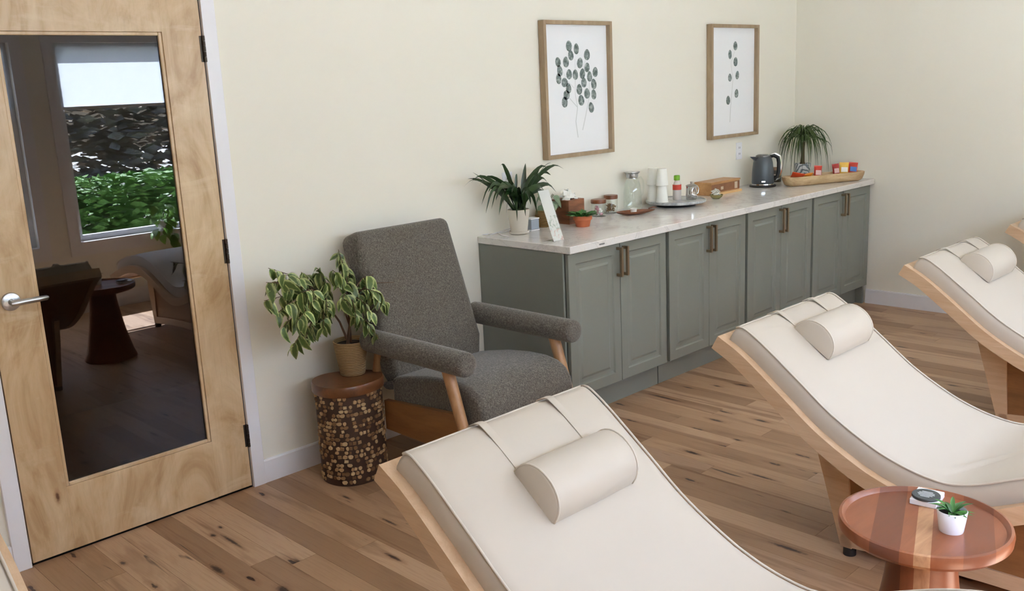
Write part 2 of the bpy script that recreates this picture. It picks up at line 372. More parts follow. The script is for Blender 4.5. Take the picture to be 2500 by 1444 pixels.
# ------------------------------------------------------------------ glazed birch door
door = sempty('door_1', 'birch veneer door with one tall dark glass pane and steel lever', (0, 0, 0))
GL, GR, GB, GT = .158, .752, .262, 1.930
y0, y1 = -.006, .038
b = B(); box(b, .003, GL, y0, y1, .010, DZ1-.003); obj('stile', b, M['birch'], door, bevel=.001)
b = B(); box(b, GR, DX1-.001, y0, y1, .010, DZ1-.003); obj('stile', b, M['birch'], door, bevel=.001)
b = B(); box(b, GL, GR, y0, y1, .010, GB); obj('bottom_rail', b, M['birch'], door)
b = B(); box(b, GL, GR, y0, y1, GT, DZ1-.003); obj('top_rail', b, M['birch'], door)
b = B(); m_ = .014
for (xa, xb, za, zb) in ((GL, GL+m_, GB, GT), (GR-m_, GR, GB, GT), (GL+m_, GR-m_, GB, GB+m_), (GL+m_, GR-m_, GT-m_, GT)): box(b, xa, xb, y0+.004, y0+.016, za, zb)
obj('glazing_bead', b, M['birch'], door, bevel=.003)
b = B(); box(b, GL+.002, GR-.002, y0+.014, y0+.020, GB+.002, GT-.002); obj('glass_pane', b, M['doorglass'], door)
for z in (1.865, 1.052, .241):
    h = put('hinge', None, None, door); b = B()
    for k in range(5): lathe(b, [(.0068, -.0095), (.0068, .0095)], 12, (0, 0, (k-2)*.0205))
    k_ = obj('knuckle', b, M['bronze'], h, 40, loc=(DX1+.002, -.013, z))
    b = B(); box(b, DX1-.012, DX1+.002, -.0085, -.006, z-.05, z+.05); obj('leaf_plate', b, M['bronze'], h)
hd = put('lever_handle', None, None, door)
b = B(); lathe(b, [(0, 0), (.031, 0), (.033, .003), (.031, .010), (.022, .013), (.012, .014), (.012, .045), (0, .045)], 36)
obj('rosette', b, M['steel'], hd, 40, loc=(.072, y0, 1.0), rot=(rad(90), 0, 0))
b = B(); tube(b, [(.060, -.056, 1.0), (.075, -.058, 1.0), (.10, -.058, 1.001), (.15, -.056, 1.001), (.180, -.052, 1.0), (.184, -.046, 1.0)], [.009, .0115, .0105, .0098, .009, .006], 14)
obj('lever', b, M['steel'], hd, 60)

# ------------------------------------------------------------------ windows (behind the camera, mirrored in the door glass; the leftmost is unseen, added for its light)
M['wframe'] = plain('white_vinyl_window', srgb(228, 230, 234), .4, var=.01)
M['pane'] = glassy('clear_window_glass', (.96, .98, .97, 1), 1.3)
def blindmat():
    t = NT('woven_roller_shade'); v = t.coords('Position', (40, 40, 260)); n = t.noise(v, 2, 3)
    d = t.new('BsdfDiffuse'); tr = t.new('BsdfTranslucent'); c = t.mix(n, srgb(214, 218, 224), srgb(240, 243, 246)); t.link(c, d.inputs[0]); t.link(c, tr.inputs[0])
    mx = t.new('MixShader'); mx.inputs[0].default_value = .85; t.link(d.outputs[0], mx.inputs[1]); t.link(tr.outputs[0], mx.inputs[2]); t.link(mx.outputs[0], t.o.inputs[0]); t.n.remove(t.b); return t.m
M['blind'] = blindmat()
for i, (a, c) in enumerate(WINS):
    w = sempty('window_%d' % (i+1), 'white framed window with a half lowered woven shade')
    b = B(); f = .045
    box(b, a, a+f, YF-.11, YF-.05, WZ0, WZ1); box(b, c-f, c, YF-.11, YF-.05, WZ0, WZ1); box(b, a+f, c-f, YF-.11, YF-.05, WZ0, WZ0+f); box(b, a+f, c-f, YF-.11, YF-.05, WZ1-f, WZ1)
    obj('sash_frame', b, M['wframe'], w)
    b = B(); box(b, a+f, c-f, YF-.085, YF-.08, WZ0+f, WZ1-f); obj('pane', b, M['pane'], w)
    b = B(); cw = .085
    box(b, a-cw, a, YF, YF+.016, WZ0-.11, WZ1+cw); box(b, c, c+cw, YF, YF+.016, WZ0-.11, WZ1+cw); box(b, a, c, YF, YF+.016, WZ1, WZ1+cw); box(b, a, c, YF, YF+.016, WZ0-.11, WZ0-.02)
    obj('casing', b, M['white'], w)
    b = B(); box(b, a+.001, c-.001, YF-.11, YF+.03, WZ0-.02, WZ0); obj('sill', b, M['white'], w)
    b = B(); b.faces.new([b.verts.new(p) for p in ((a+.02, YF-.035, 1.665), (c-.02, YF-.035, 1.665), (c-.02, YF-.035, WZ1-.01), (a+.02, YF-.035, WZ1-.01))]); obj('roller_shade', b, M['blind'], w)
    b = B(); box(b, a+.02, c-.02, YF-.042, YF-.028, 1.645, 1.668); obj('shade_bar', b, M['white'], w)
# outdoors: pale path, hedge, trees
b = B(); box(b, -30, 40, -40, YF-T, -.40, -.30); g_ = struct('ground', b, plain('outdoor_paving', srgb(190, 188, 182), .9, var=.1, scale=1), 'sunlit paving outside the windows')
def leafquads(n, x0, x1, ya, yb, z0, z1, s, seed):
    rg = random.Random(seed); b = B()
    for _ in range(n):
        c = Vector((rg.uniform(x0, x1), rg.uniform(ya, yb), rg.uniform(z0, z1)))
        q = Matrix.Rotation(rg.uniform(0, 6.3), 3, 'Z') @ Matrix.Rotation(rg.uniform(-1.2, 1.2), 3, 'X')
        k = s*rg.uniform(.6, 1.4); vs = [b.verts.new(c+q @ Vector(p)*k) for p in ((-.5, 0, 0), (0, -.25, .05), (.5, 0, 0), (0, .25, .05))]
        b.faces.new(vs)
    return b
hb = leafquads(26000, -1, 12, -9.0, -8.2, -.3, .80, .15, 3)
hm = plain('hedge_leaf', srgb(104, 148, 70), .6, var=.5, scale=3)
o = obj('hedge_foliage', hb, hm); o['kind'] = 'stuff'; tag(o, 'clipped green hedge outside the windows', 'hedge'); 
tb = leafquads(36000, -6, 19, -13.0, -12, -.2, 3.7, .28, 4)  # raised well above the mirrored shrubs to hold back low sky light
tm = plain('dry_shrub_leaf', srgb(168, 156, 140), .7, var=.6, scale=4)
o = obj('tree_foliage', tb, tm); o['kind'] = 'stuff'; tag(o, 'pale twiggy shrubs behind the hedge', 'shrubs')

# ------------------------------------------------------------------ cabinets and countertop
CH = .910; YD = -.614; ux = [2.347, 3.148, 3.940, 4.744, 5.572]
words = ['first from the armchair, end panel in shade', 'second from the armchair', 'third from the armchair', 'in the corner by the side wall']
def door_mesh(w, h):
    # front faces -y; rings: outer edge, inner frame edge, sloped moulding, flat panel, raised field
    b = B(); t = .020; hw, hh = w/2, h/2
    rings = [(0, .0), (0, -t+.002), (.002, -t), (.052, -t), (.058, -t+.007), (.066, -t+.0085), (.082, -t+.0085), (.094, -t+.004)]
    vs = []
    for ins, y in rings: vs.append([b.verts.new((sx*(hw-ins), y, sz*(hh-ins))) for sx, sz in ((-1, -1), (1, -1), (1, 1), (-1, 1))])
    for a, c in zip(vs, vs[1:]):
        for k in range(4): b.faces.new((a[k], a[(k+1) % 4], c[(k+1) % 4], c[k]))
    b.faces.new(vs[0][::-1]); b.faces.new(vs[-1]); return mesh('door', b)
b = B(); HL = .150
box(b, -.0075, .0075, -.036, -.025, -HL/2, HL/2); box(b, -.006, .006, -.026, 0, HL/2-.014, HL/2); box(b, -.006, .006, -.026, 0, -HL/2, -HL/2+.014)
hm_ = mesh('handle', b); hm_.materials.append(M['brass'])
ZD0, ZD1 = .140, .866
for i in range(4):
    xa, xb = ux[i], ux[i+1]
    c = thing('base_cabinet', 'sage green two-door base cabinet, '+words[i], 'cabinet', ((xa+xb)/2, -.30, 0), 0, 'sage green base cabinets along the wall')
    hw = (xb-xa)/2
    b = B(); box(b, -hw+.002, hw-.002, YD+.070+.30, .298, .13, CH-.037); obj('body', b, M['sage'], c)
    b = B(); box(b, -hw+.004, hw-.004, YD+.075+.30, YD+.095+.30, 0, .13); obj('toe_kick', b, M['sage'], c)
    if i == 0:
        b = B(); box(b, -hw-.012, -hw+.002, YD+.024+.30, .298, 0, CH-.037); obj('end_panel', b, M['sage'], c)
    if i == 3:
        b = B(); box(b, hw-.02, hw+.002, YD+.024+.30, .298, 0, .135); obj('end_panel', b, M['sage'], c)
    gl, gr = (.003 if i == 0 else .014), (.002 if i == 3 else .014)
    dw = (2*hw-gl-gr-.004)/2; dm = door_mesh(dw, ZD1-ZD0); dm.materials.append(M['sage'])
    for k, xc in enumerate((-hw+gl+dw/2, hw-gr-dw/2)):
        d = put('door', dm, None, c, (xc, YD+.020+.30, (ZD0+ZD1)/2))
        put('handle', hm_, None, d, ((dw/2-.021)*(1 if k == 0 else -1), -.020, .272))
        d.children[0]['label'] = 'slim satin brass bar handle'
b = B(); CXE = XR-.003; yf, rr = -.646, .03
pl = [(2.331, 0), (2.331, yf), (CXE-rr, yf)]+[(CXE-rr+rr*sin(a), yf+rr-rr*cos(a)) for a in (rad(30), rad(60), rad(90))]+[(CXE, 0)]
prism(b, pl, CH-.036, CH, 2); ct_ = obj('slab', b, M['quartz'], None, bevel=.003)
ct_.name = 'countertop'; tag(ct_, 'long white quartz countertop over the sage green cabinets', 'countertop')
b = B(); box(b, 2.545, 2.585, yf-.0006, yf, CH-.023, CH-.016); obj('edge_label', b, plain('grey_sticker', srgb(120, 118, 116), .5), ct_)

# ------------------------------------------------------------------ framed botanical prints, outlets
def crop7(u, v): return (1280+u*620/2238, 20+v*400/1444)
def framed(label, x0, x1, z0, z1, leaves, stems):
    t = thing('framed_print', label, 'picture', ((x0+x1)/2, 0, z0), 0, 'framed botanical prints on the wall'); fw = .021; D = .043; ox, oz = (x0+x1)/2, z0
    def bar(nm, xa, xb, za, zb):
        b = B(); box(b, xa-ox, xb-ox, -D, -.002, za-oz, zb-oz); obj(nm, b, M['frameoak'], t, bevel=.0012, seg=1)
    bar('frame_bar', x0, x0+fw, z0, z1); bar('frame_bar', x1-fw, x1, z0, z1); bar('frame_bar', x0+fw, x1-fw, z0, z0+fw); bar('frame_bar', x0+fw, x1-fw, z1-fw, z1)
    b = B(); box(b, x0+fw-ox, x1-fw-ox, -.014, -.004, fw, z1-z0-fw); pp = obj('paper_print', b, M['paper'], t)
    b = B(); yl = -.0146
    for k, (u, v, ang) in enumerate(leaves):
        p = at(*crop7(u, v), 1, -.0146); n = 14; rg = random.Random(k)
        a, h = rg.uniform(.021, .026), rg.uniform(.026, .031)
        vs = []
        for j in range(n):
            th = 2*pi*j/n; px, pz = a*cos(th)*(1-.12*sin(th)), h*sin(th)
            vs.append(b.verts.new((p.x-ox+px*cos(ang)-pz*sin(ang), yl, p.z-oz+px*sin(ang)+pz*cos(ang))))
        b.faces.new(vs)
    obj('printed_leaves', b, M['ink'], t)['kind'] = 'stuff'
    b = B()
    for st_ in stems:
        P = [at(*crop7(u, v), 1, -.0144) for u, v, w in st_]
        for (p, q), (s0, s1) in zip(zip(P, P[1:]), zip(st_, st_[1:])):
            d = (q-p); nn = Vector((-d.z, 0, d.x)).normalized(); wa, wb = s0[2]/2, s1[2]/2
            b.faces.new([b.verts.new((v.x-ox, -.0144, v.z-oz)) for v in (p-nn*wa, q-nn*wb, q+nn*wb, p+nn*wa)])
    obj('printed_stems', b, M['inkstem'], t)
L1_ = [(393, 333, .1), (458, 358, 0), (552, 410, -.1), (410, 415, .2), (297, 475, .3), (367, 475, 0), (490, 483, -.3), (553, 522, -.2), (313, 553, .2), (625, 563, -.1), (395, 583, 0), (450, 586, 0), (512, 577, -.2), (575, 602, 0), (303, 622, .1), (355, 655, .3), (525, 655, .1), (612, 668, .2), (390, 705, .2), (485, 716, 0), (553, 752, .1), (612, 760, .2), (372, 765, .1), (502, 812, .2), (357, 828, 0), (590, 875, .3)]
S1_ = [[(475, 1140, .007), (455, 1000, .007), (470, 875, .006), (395, 790, .004)], [(515, 1075, .007), (545, 930, .006), (570, 800, .005), (575, 620, .003)], [(470, 875, .005), (450, 760, .005), (448, 450, .003)], [(440, 705, .003), (380, 640, .003), (320, 520, .002)], [(490, 700, .003), (500, 590, .003), (545, 440, .002)]]
L2_ = [(1860, 332, 0), (1813, 408, 0), (1862, 472, -.1), (1877, 590, -.2), (1812, 612, .1), (1870, 752, -.2), (1797, 812, 0)]
S2_ = [[(1812, 1005, .008), (1818, 880, .007), (1838, 640, .005), (1822, 480, .004), (1855, 380, .003)]]
framed('oak framed print of a many-leaved eucalyptus spray, above the leafy counter plant', 2.847, 3.421, 1.262, 2.003, L1_, S1_)
framed('oak framed print of one slim eucalyptus stem with seven leaves, above the outlet', 4.435, 5.019, 1.259, 2.0015, L2_, S2_)
def outlet(label, x, z):
    t = thing('wall_outlet', label, 'outlet', (x, 0, z-.058), 0, 'white wall outlets over the counter')
    b = B(); box(b, -.036, .036, -.006, 0, 0, .116); obj('cover_plate', b, M['white'], t, bevel=.002)
    for k in (0, 1):
        b = B(); box(b, -.017, .017, -.008, -.005, .022+k*.042, .052+k*.042); s_ = obj('socket', b, M['white'], t, bevel=.001)
        b = B(); box(b, -.008, -.005, -.0084, -.008, .032+k*.042, .045+k*.042); box(b, .005, .008, -.0084, -.008, .032+k*.042, .045+k*.042); obj('slots', b, M['dark'], s_)
outlet('white wall outlet under the slim-stem print', 4.83, 1.156)
outlet('white wall outlet half hidden behind the leafy counter plant', 2.565, 1.165)

# ------------------------------------------------------------------ armchair
ch = thing('armchair', 'grey upholstered armchair with round padded arms and wooden legs', 'armchair', (1.715, -.55, 0))
def L(x, y, z): return (x-1.715, y+.55, z)
b = B()
ang = atan2(.225, .63)
def rbox(bm, hw, hd, hz, r, n=4, crown=0):
    # rounded slab: loft of rounded rectangles (x,y) along z
    rings = []
    zs = [(0, r)]+[(hz*k/8, 0) for k in range(0, 9)]
    for k in range(n+1): pass
    def ring(z, ins, cr):
        out = []
        for cx_, cy_, a0 in ((1, 1, 0), (-1, 1, 90), (-1, -1, 180), (1, -1, 270)):
            for j in range(n+1):
                a = rad(a0+90*j/n); out.append((cx_*(hw-r)+(r-ins)*cos(a), cy_*(hd-r)+(r-ins)*sin(a)+cr, z))
        return out
    R = []
    for k in range(n+1):
        a = pi/2*k/n; R.append(ring(r*(1-sin(a)), r*(1-cos(a))*.999, 0))
    for k in range(1, 7): R.append(ring(r+(hz-2*r)*k/7, 0, 0))
    for k in range(n+1):
        a = pi/2*k/n; R.append(ring(hz-r+r*sin(a), r*(1-cos(a))*.999, 0))
    loft(bm, R)
rbox(b, .2775, .07, .72, .04)
o = obj('backrest', b, M['fabric'], ch, 60, loc=L(1.715, -.352, .375), rot=(-ang, 0, 0))
b = B(); prof = [(-.36, .30), (-.36, .435), (-.45, .455), (-.58, .480), (-.70, .493), (-.80, .494), (-.87, .484), (-.92, .458), (-.948, .42), (-.957, .37), (-.952, .21), (-.90, .195), (-.80, .195), (-.78, .30)]
prism(b, [(y+.55, z) for y, z in prof], -.272, .272); obj('seat_cushion', b, M['fabric'], ch, bevel=.022, seg=3)
for s, nm in ((-1, 'a'), (1, 'b')):
    b = B(); xc = s*.315; n = 26; R = []
    for (y, k) in ((-.262, .55), (-.268, .85), (-.28, .97), (-.30, 1), (-.6, 1), (-.895, 1), (-.918, .97), (-.928, .88), (-.931, .6), (-.931, .25)):
        R.append([(xc+.052*k*cos(2*pi*j/n), y+.55, .605+.052*k*sin(2*pi*j/n)) for j in range(n)])
    loft(b, R); obj('armrest', b, M['fabric'], ch, 70)
    b = B(); tube(b, [L(1.715+s*.315, -.795, .585), L(1.715+s*.315, -.872, .35), L(1.715+s*.312, -.975, .004)], [.026, .024, .016], 16); obj('leg', b, M['oak'], ch, 60)
    b = B(); tube(b, [L(1.715+s*.270, -.300, .585), L(1.715+s*.268, -.255, .43), L(1.715+s*.262, -.150, .004)], [.024, .023, .016], 16); obj('leg', b, M['oak'], ch, 60)
    b = B(); prism(b, [(-.335+.55, .20), (-.335+.55, .335), (-.85+.55, .375), (-.885+.55, .29), (-.76+.55, .195)], s*.275, s*.300); obj('side_panel', b, M['panelwood'], ch, bevel=.002)
b = B(); box(b, -.275, .275, .02+.0, .21, .20, .30); obj('rear_rail', b, M['panelwood'], ch)

# ------------------------------------------------------------------ stump table with wood-chip mosaic
def blob(c, r, z, n=48, seed=0):
    out = []
    for i in range(n):
        a = 2*pi*i/n; k = 1.03+.05*cos(3*a+.6)+.09*cos(2*(a+.51))
        out.append((c[0]+r*k*cos(a), c[1]+r*k*sin(a), z))
    return out
SC = (1.287, -.25)
stt = thing('stump_table', 'small rounded stump table covered in wood chip mosaic beside the armchair', 'side table', (SC[0], SC[1], 0))
M['stump'] = plain('dark_brown_stump', srgb(66, 44, 28), .8, var=.3, scale=25, bump=.5)
b = B(); loft(b, [blob((0, 0), .128, 0), blob((0, 0), .130, .01), blob((0, 0), .130, .20), blob((0, 0), .130, .405)]); obj('body', b, M['stump'], stt, 40)
b = B(); loft(b, [blob((0, 0), .138, .405), blob((0, 0), .140, .409), blob((0, 0), .140, .444), blob((0, 0), .137, .45)]); obj('top', b, wood('stump_top_wood', srgb(84, 50, 28), srgb(126, 80, 48), (4, 4, 4), .3), stt, 40)
chipm = NT('light_wood_chip'); oi = chipm.new('ObjectInfo'); nz = chipm.noise(chipm.coords('Position'), 120, 3)
cc = chipm.ramp(oi.outputs['Random'], [(0, srgb(100, 70, 44)), (.35, srgb(146, 110, 72)), (.65, srgb(196, 162, 116)), (1, srgb(218, 190, 144))])
chipm.set(Base_Color=chipm.mix(chipm.math('MULTIPLY', nz, .6), cc, srgb(112, 80, 50)), Roughness=.75)
cms = []
for k in range(4):
    b = B(); rg = random.Random(k); n = [8, 4, 7, 6][k]
    ring = [((.5+rg.uniform(-.07, .07))*cos(2*pi*(j+.5)/n), (.5+rg.uniform(-.07, .07))*sin(2*pi*(j+.5)/n)) for j in range(n)]
    loft(b, [[(x_, 0, z_) for x_, z_ in ring], [(x_, .7, z_) for x_, z_ in ring], [(x_*.8, 1, z_*.8) for x_, z_ in ring]]); me = mesh('wood_chip', b); me.materials.append(chipm.m); cms.append(me)
rg = random.Random(5); nch = 0
per = blob((0, 0), .130, 0, 240)
lens = [0]
for i in range(240): lens.append(lens[-1]+(Vector(per[(i+1) % 240])-Vector(per[i])).length)
z = .010
while z < .402:
    hrow = rg.uniform(.015, .021); s_ = rg.uniform(0, .02)
    while s_ < lens[-1]:
        wch = rg.uniform(.012, .024)
        i = max(j for j in range(240) if lens[j] <= s_); p = Vector(per[i]); q = Vector(per[(i+1) % 240]); nrm = Vector((q.y-p.y, p.x-q.x, 0)).normalized()
        # keep the side that faces the room
        if nrm.dot(Vector((-.55, -.83, 0))) > .22 and rg.random() < .60 and nch < 296:
            o = put('wood_chip', rg.choice(cms), None, stt, (p.x-nrm.x*.003, p.y-nrm.y*.003, z+hrow/2), (0, rg.uniform(-.2, .2), atan2(nrm.y, nrm.x)-pi/2), (wch*1.05, rg.uniform(.0055, .010), hrow*1.02)); nch += 1
        s_ += wch+.0015
    z += hrow+.0012

# ------------------------------------------------------------------ plants
def leaf_mesh(name, Ln, Wd, bend=.3, fold=.15, n=6, tip=1.0, mat=None, wpos=.4):
    b = B(); uv = b.loops.layers.uv.new('UVMap'); rows = []
    for i in range(n+1):
        t = i/n; w = Wd/2*(sin(pi*min(1, (t**.75)*.98+.01))**.9)*tip if i not in (0, n) else Wd*.02
        ang = -bend*t; y = Ln*t*cos(ang*.6); zz = Ln*t*sin(ang)*.8
        rows.append([b.verts.new((-w, y, zz+fold*w)), b.verts.new((0, y, zz)), b.verts.new((w, y, zz+fold*w))])
    for i in range(n):
        for k in (0, 1):
            f = b.faces.new((rows[i][k], rows[i][k+1], rows[i+1][k+1], rows[i+1][k]))
            for lp, (uu, vv) in zip(f.loops, ((k/2, i/n), ((k+1)/2, i/n), ((k+1)/2, (i+1)/n), (k/2, (i+1)/n))): lp[uv].uv = (uu, vv)
    me = mesh(name, b, 180)
    if mat: me.materials.append(mat)
    return me
def strap_mesh(name, pts, w, mat, n=10, fold=.25, tw=0):
    # ribbon leaf following a polyline, w = max width
    b = B(); P = [Vector(p) for p in pts]
    def cr(t):
        k = t*(len(P)-1); i = min(int(k), len(P)-2); f = k-i
        a, c, d, e = P[max(i-1, 0)], P[i], P[i+1], P[min(i+2, len(P)-1)]
        return .5*((2*c)+(d-a)*f+(2*a-5*c+4*d-e)*f*f+(3*c-a-3*d+e)*f**3)
    rows = []
    for i in range(n+1):
        t = i/n; p = cr(t); tg = (cr(min(1, t+.03))-cr(max(0, t-.03))).normalized()
        sd_ = tg.cross(Vector((0, 0, 1)));
        if sd_.length < .05: sd_ = Vector((1, 0, 0))
        sd_.normalize(); up = sd_.cross(tg); sd_, up = sd_*cos(tw)+up*sin(tw), up*cos(tw)-sd_*sin(tw); ww = w/2*(min(1, .35+2.2*t))*(min(1, (1-t)*2.4+.03))
        rows.append([b.verts.new(p-sd_*ww+up*fold*ww), b.verts.new(p), b.verts.new(p+sd_*ww+up*fold*ww)])
    for i in range(n):
        for k in (0, 1): b.faces.new((rows[i][k], rows[i][k+1], rows[i+1][k+1], rows[i+1][k]))
    me = mesh(name, b, 180); me.materials.append(mat); return me
def pot_mesh(bm, rb, rt, h, th=.005, c=(0, 0, 0), lip=0):
    pr = [(0, 0), (rb*.96, 0), (rb, .004)]
    if lip: pr += [(rt*.93, h-lip), (rt, h-lip+.002)]
    pr += [(rt, h-.002), (rt-th*.5, h), (rt-th, h-.003), (rt-th-.002, h-.02), (0, h-.022)]
    lathe(bm, pr, 40, c, cap=False)
def aim(d, up=Vector((0, 0, 1)), roll=0):
    q = Vector(d).normalized().to_track_quat('Y', 'Z'); 
    return (q.to_matrix() @ Matrix.Rotation(roll, 3, 'Y')).to_euler()

# ficus on the stump
PC = Vector((1.352, -.205, .45))
fic = thing('potted_ficus', 'variegated weeping ficus in a jute wrapped pot on the stump table', 'plant', PC)
b = B(); pot_mesh(b, .056, .077, .155); obj('pot', b, M['rope'], fic, 50)
b = B(); lathe(b, [(.070, .136), (0, .140)], 24, cap=False); obj('soil', b, M['soil'], fic)
fl = [leaf_mesh('leaf', .062, .030, .9, .25, 6, 1, M['ficus']), leaf_mesh('leaf', .052, .026, .5, .3, 6, 1, M['ficus']), leaf_mesh('leaf', .070, .031, 1.2, .2, 6, 1, M['ficus'])]
tips = [(655, 655, -.30), (645, 735, -.34), (690, 800, -.36), (715, 850, -.38), (765, 805, -.30), (700, 700, -.25), (735, 665, -.20), (826, 610, -.18), (850, 655, -.16), (845, 690, -.26), (912, 670, -.26), (962, 690, -.28), (945, 740, -.36), (905, 765, -.40), (930, 835, -.42), (880, 725, -.30), (795, 690, -.30), (760, 740, -.36), (730, 780, -.40), (670, 690, -.30), (800, 760, -.38), (700, 745, -.42),
        (675, 765, -.30), (735, 715, -.38), (775, 655, -.26), (835, 735, -.36), (870, 775, -.40), (925, 715, -.40), (745, 830, -.34), (790, 805, -.40), (690, 670, -.34), (860, 745, -.22), (812, 660, -.32), (650, 690, -.40)]
bs = B(); base = Vector((.0, 0, .135)); rg = random.Random(21); nl = 0; anchors = []; spare = B()
for k in range(4):
    a = Vector((rg.uniform(-.02, .02), rg.uniform(-.02, .02), .13)); hub = Vector((rg.uniform(-.10, .04), rg.uniform(-.06, .02), rg.uniform(.27, .36)))
    tube(bs, [a, a.lerp(hub, .5)+Vector((.01, 0, .01)), hub], [.0055, .0045, .0035], 6); anchors.append(hub)
spots = []
for u, v, yy in tips:
    tp = at(u, v, 1, yy)-PC; hub = min(anchors, key=lambda h: (h-tp).length); mid = hub.lerp(tp, .55)+Vector((0, 0, .035))
    tube(bs, [hub, hub.lerp(mid, .6)+Vector((0, 0, .012)), mid, tp], [.003, .0026, .002, .0012], 5)
    for j in range(15):
        t = (j+.6)/15; p = (hub.lerp(mid, t*2) if t < .5 else mid.lerp(tp, t*2-1))
        if t < .2: continue
        d = Vector((rg.uniform(-.8, .8), rg.uniform(-.8, .5), rg.uniform(-1.7, -.1))); spots.append((p, d.normalized()+(tp-hub).normalized()*.3, t))
rg.shuffle(spots); spots.sort(key=lambda q: q[0].y)
for k, (p, d, t) in enumerate(spots):
    sc = rg.uniform(.85, 1.3); eu = aim(d, roll=rg.uniform(-1, 1))
    # keep clear of the chair back
    if p.x+PC.x > 1.44 and p.y+PC.y > -.30: continue
    if nl < 296: put('leaf', fl[k % 3], None, fic, p, eu, (sc,)*3); nl += 1
    else:
        tmp = fl[k % 3].copy(); tmp.transform(Matrix.LocRotScale(p, eu, Vector((sc,)*3))); spare.from_mesh(tmp); bpy.data.meshes.remove(tmp)
o = obj('leaf_mass', spare, M['ficus'], fic, 180); o['kind'] = 'stuff'
obj('branches', bs, M['stem'], fic, 60)

# ------------------------------------------------------------------ loungers
RAIL = [(-1.795, .768), (-1.894, .712), (-2.035, .605), (-2.168, .502), (-2.303, .424), (-2.40, .383), (-2.50, .357), (-2.60, .350), (-2.70, .375), (-2.82, .428), (-2.95, .482), (-3.10, .512), (-3.28, .50), (-3.45, .455), (-3.62, .395)]
def crv(P, n=6):
    P = [Vector(p) for p in P]; Q = [2*P[0]-P[1]]+P+[2*P[-1]-P[-2]]; out = []
    for i in range(1, len(Q)-2):
        for k in range(n):
            t = k/n; a, c, d, e = Q[i-1], Q[i], Q[i+1], Q[i+2]
            out.append(.5*((2*c)+(d-a)*t+(2*a-5*c+4*d-e)*t*t+(3*c-a-3*d+e)*t**3))
    out.append(P[-1]); return out
RC = crv(RAIL, 10); YO = -2.7
def frame_at(i):
    a, c = RC[max(i-1, 0)], RC[min(i+1, len(RC)-1)]; t = (c-a).normalized(); n = Vector((t.y, -t.x)); n = -n if n.y < 0 else n
    return RC[i], t, n
def sw(i, off): p, t, n = frame_at(i); q = p+n*off; return q
LW, CW = .735, .665
def lounger_meshes():
    d = {}
    for s in (0, 1):
        b = B(); x0 = 0 if s == 0 else LW-.033; R = []
        for i in range(len(RC)):
            p, q = sw(i, 0), sw(i, -.054)
            R.append([(x0, p.x-YO, p.y), (x0+.033, p.x-YO, p.y), (x0+.033, q.x-YO, q.y), (x0, q.x-YO, q.y)])
        loft(b, R); d['rail%d' % s] = mesh('side_rail', b)
    for nm, i, k in (('head', 0, 3), ('foot', len(RC)-1, -3)):
        b = B(); p0, p1 = sw(i, 0), sw(i, -.054); q0, q1 = sw(i+k, 0), sw(i+k, -.054)
        f = .033/(q0-p0).length
        q0, q1 = p0.lerp(q0, f), p1.lerp(q1, f)
        prism(b, [(v.x-YO, v.y) for v in (p0, q0, q1, p1)], .033, LW-.033); d[nm] = mesh('end_bar', b)
    b = B(); R = []
    for i in range(3, len(RC)-3):
        p, q = sw(i, -.034), sw(i, -.048); R.append([(.033, p.x-YO, p.y), (LW-.033, p.x-YO, p.y), (LW-.033, q.x-YO, q.y), (.033, q.x-YO, q.y)])
    loft(b, R); d['deck'] = mesh('deck', b)
    # cushion
    b = B(); R = []; x0 = (LW-CW)/2; H = .068; i0, i1 = 3, len(RC)-6
    pipeL, pipeR = [], []
    N = i1-i0
    for i in range(i0, i1+1):
        e = min(i-i0, i1-i); k = (.84, .94, .985)[e] if e < 3 else 1
        crown = .012*min(1, e/7)
        def P(x, n):
            q = sw(i, -.034+(n+.034)*k); 
            return (x, q.x-YO, q.y)
        ring = [P(x0+.006, -.034), P(x0-.002, 0), P(x0-.006, .022), P(x0-.003, .046), P(x0+.003, H-.006), P(x0+.010, H)]
        for j in range(1, 28):
            f = j/28; yy_ = RC[i].x
            # soft creases fanning from the dip at the armless side
            uu, vv_ = f*CW-.07, -(yy_+2.545); dd = vv_-.72*uu-.9*uu*uu; msk = math.exp(-((uu-.13)/.13)**2)*math.exp(-(dd/.10)**2)
            wr = .0075*math.exp(-(dd/.016)**2)*math.exp(-((uu-.12)/.11)**2)-.004*msk*math.exp(-((dd-.035)/.02)**2)+.004*math.exp(-((dd-.065)/.018)**2)*math.exp(-((uu-.15)/.08)**2)
            ring.append(P(x0+.010+(CW-.020)*f, H+crown*(1-(2*f-1)**4)+wr))
        ring += [P(x0+CW-.010, H), P(x0+CW-.003, H-.006), P(x0+CW+.003, .046), P(x0+CW+.006, .022), P(x0+CW+.002, 0), P(x0+CW-.006, -.034)]
        R.append(ring); pipeL.append(Vector(P(x0+.002, H+.0008))); pipeR.append(Vector(P(x0+CW-.002, H+.0008)))
    loft(b, R); d['cushion'] = mesh('cushion', b, 180)
    b = B(); tube(b, pipeL, .0034, 8); tube(b, pipeR, .0034, 8)
    hx = [pipeL[0].lerp(pipeR[0], f/10)+Vector((0, 0, .0)) for f in range(11)]; d['piping'] = None
    tube(b, hx, .0034, 8); d['piping'] = mesh('piping', b, 180)
    return d
LM = lounger_meshes()
for k_, mt in (('rail0', 'maple'), ('rail1', 'maple'), ('head', 'maple'), ('foot', 'maple'), ('deck', 'panelwood'), ('cushion', 'cream'), ('piping', 'seam')): LM[k_].materials.append(M[mt])
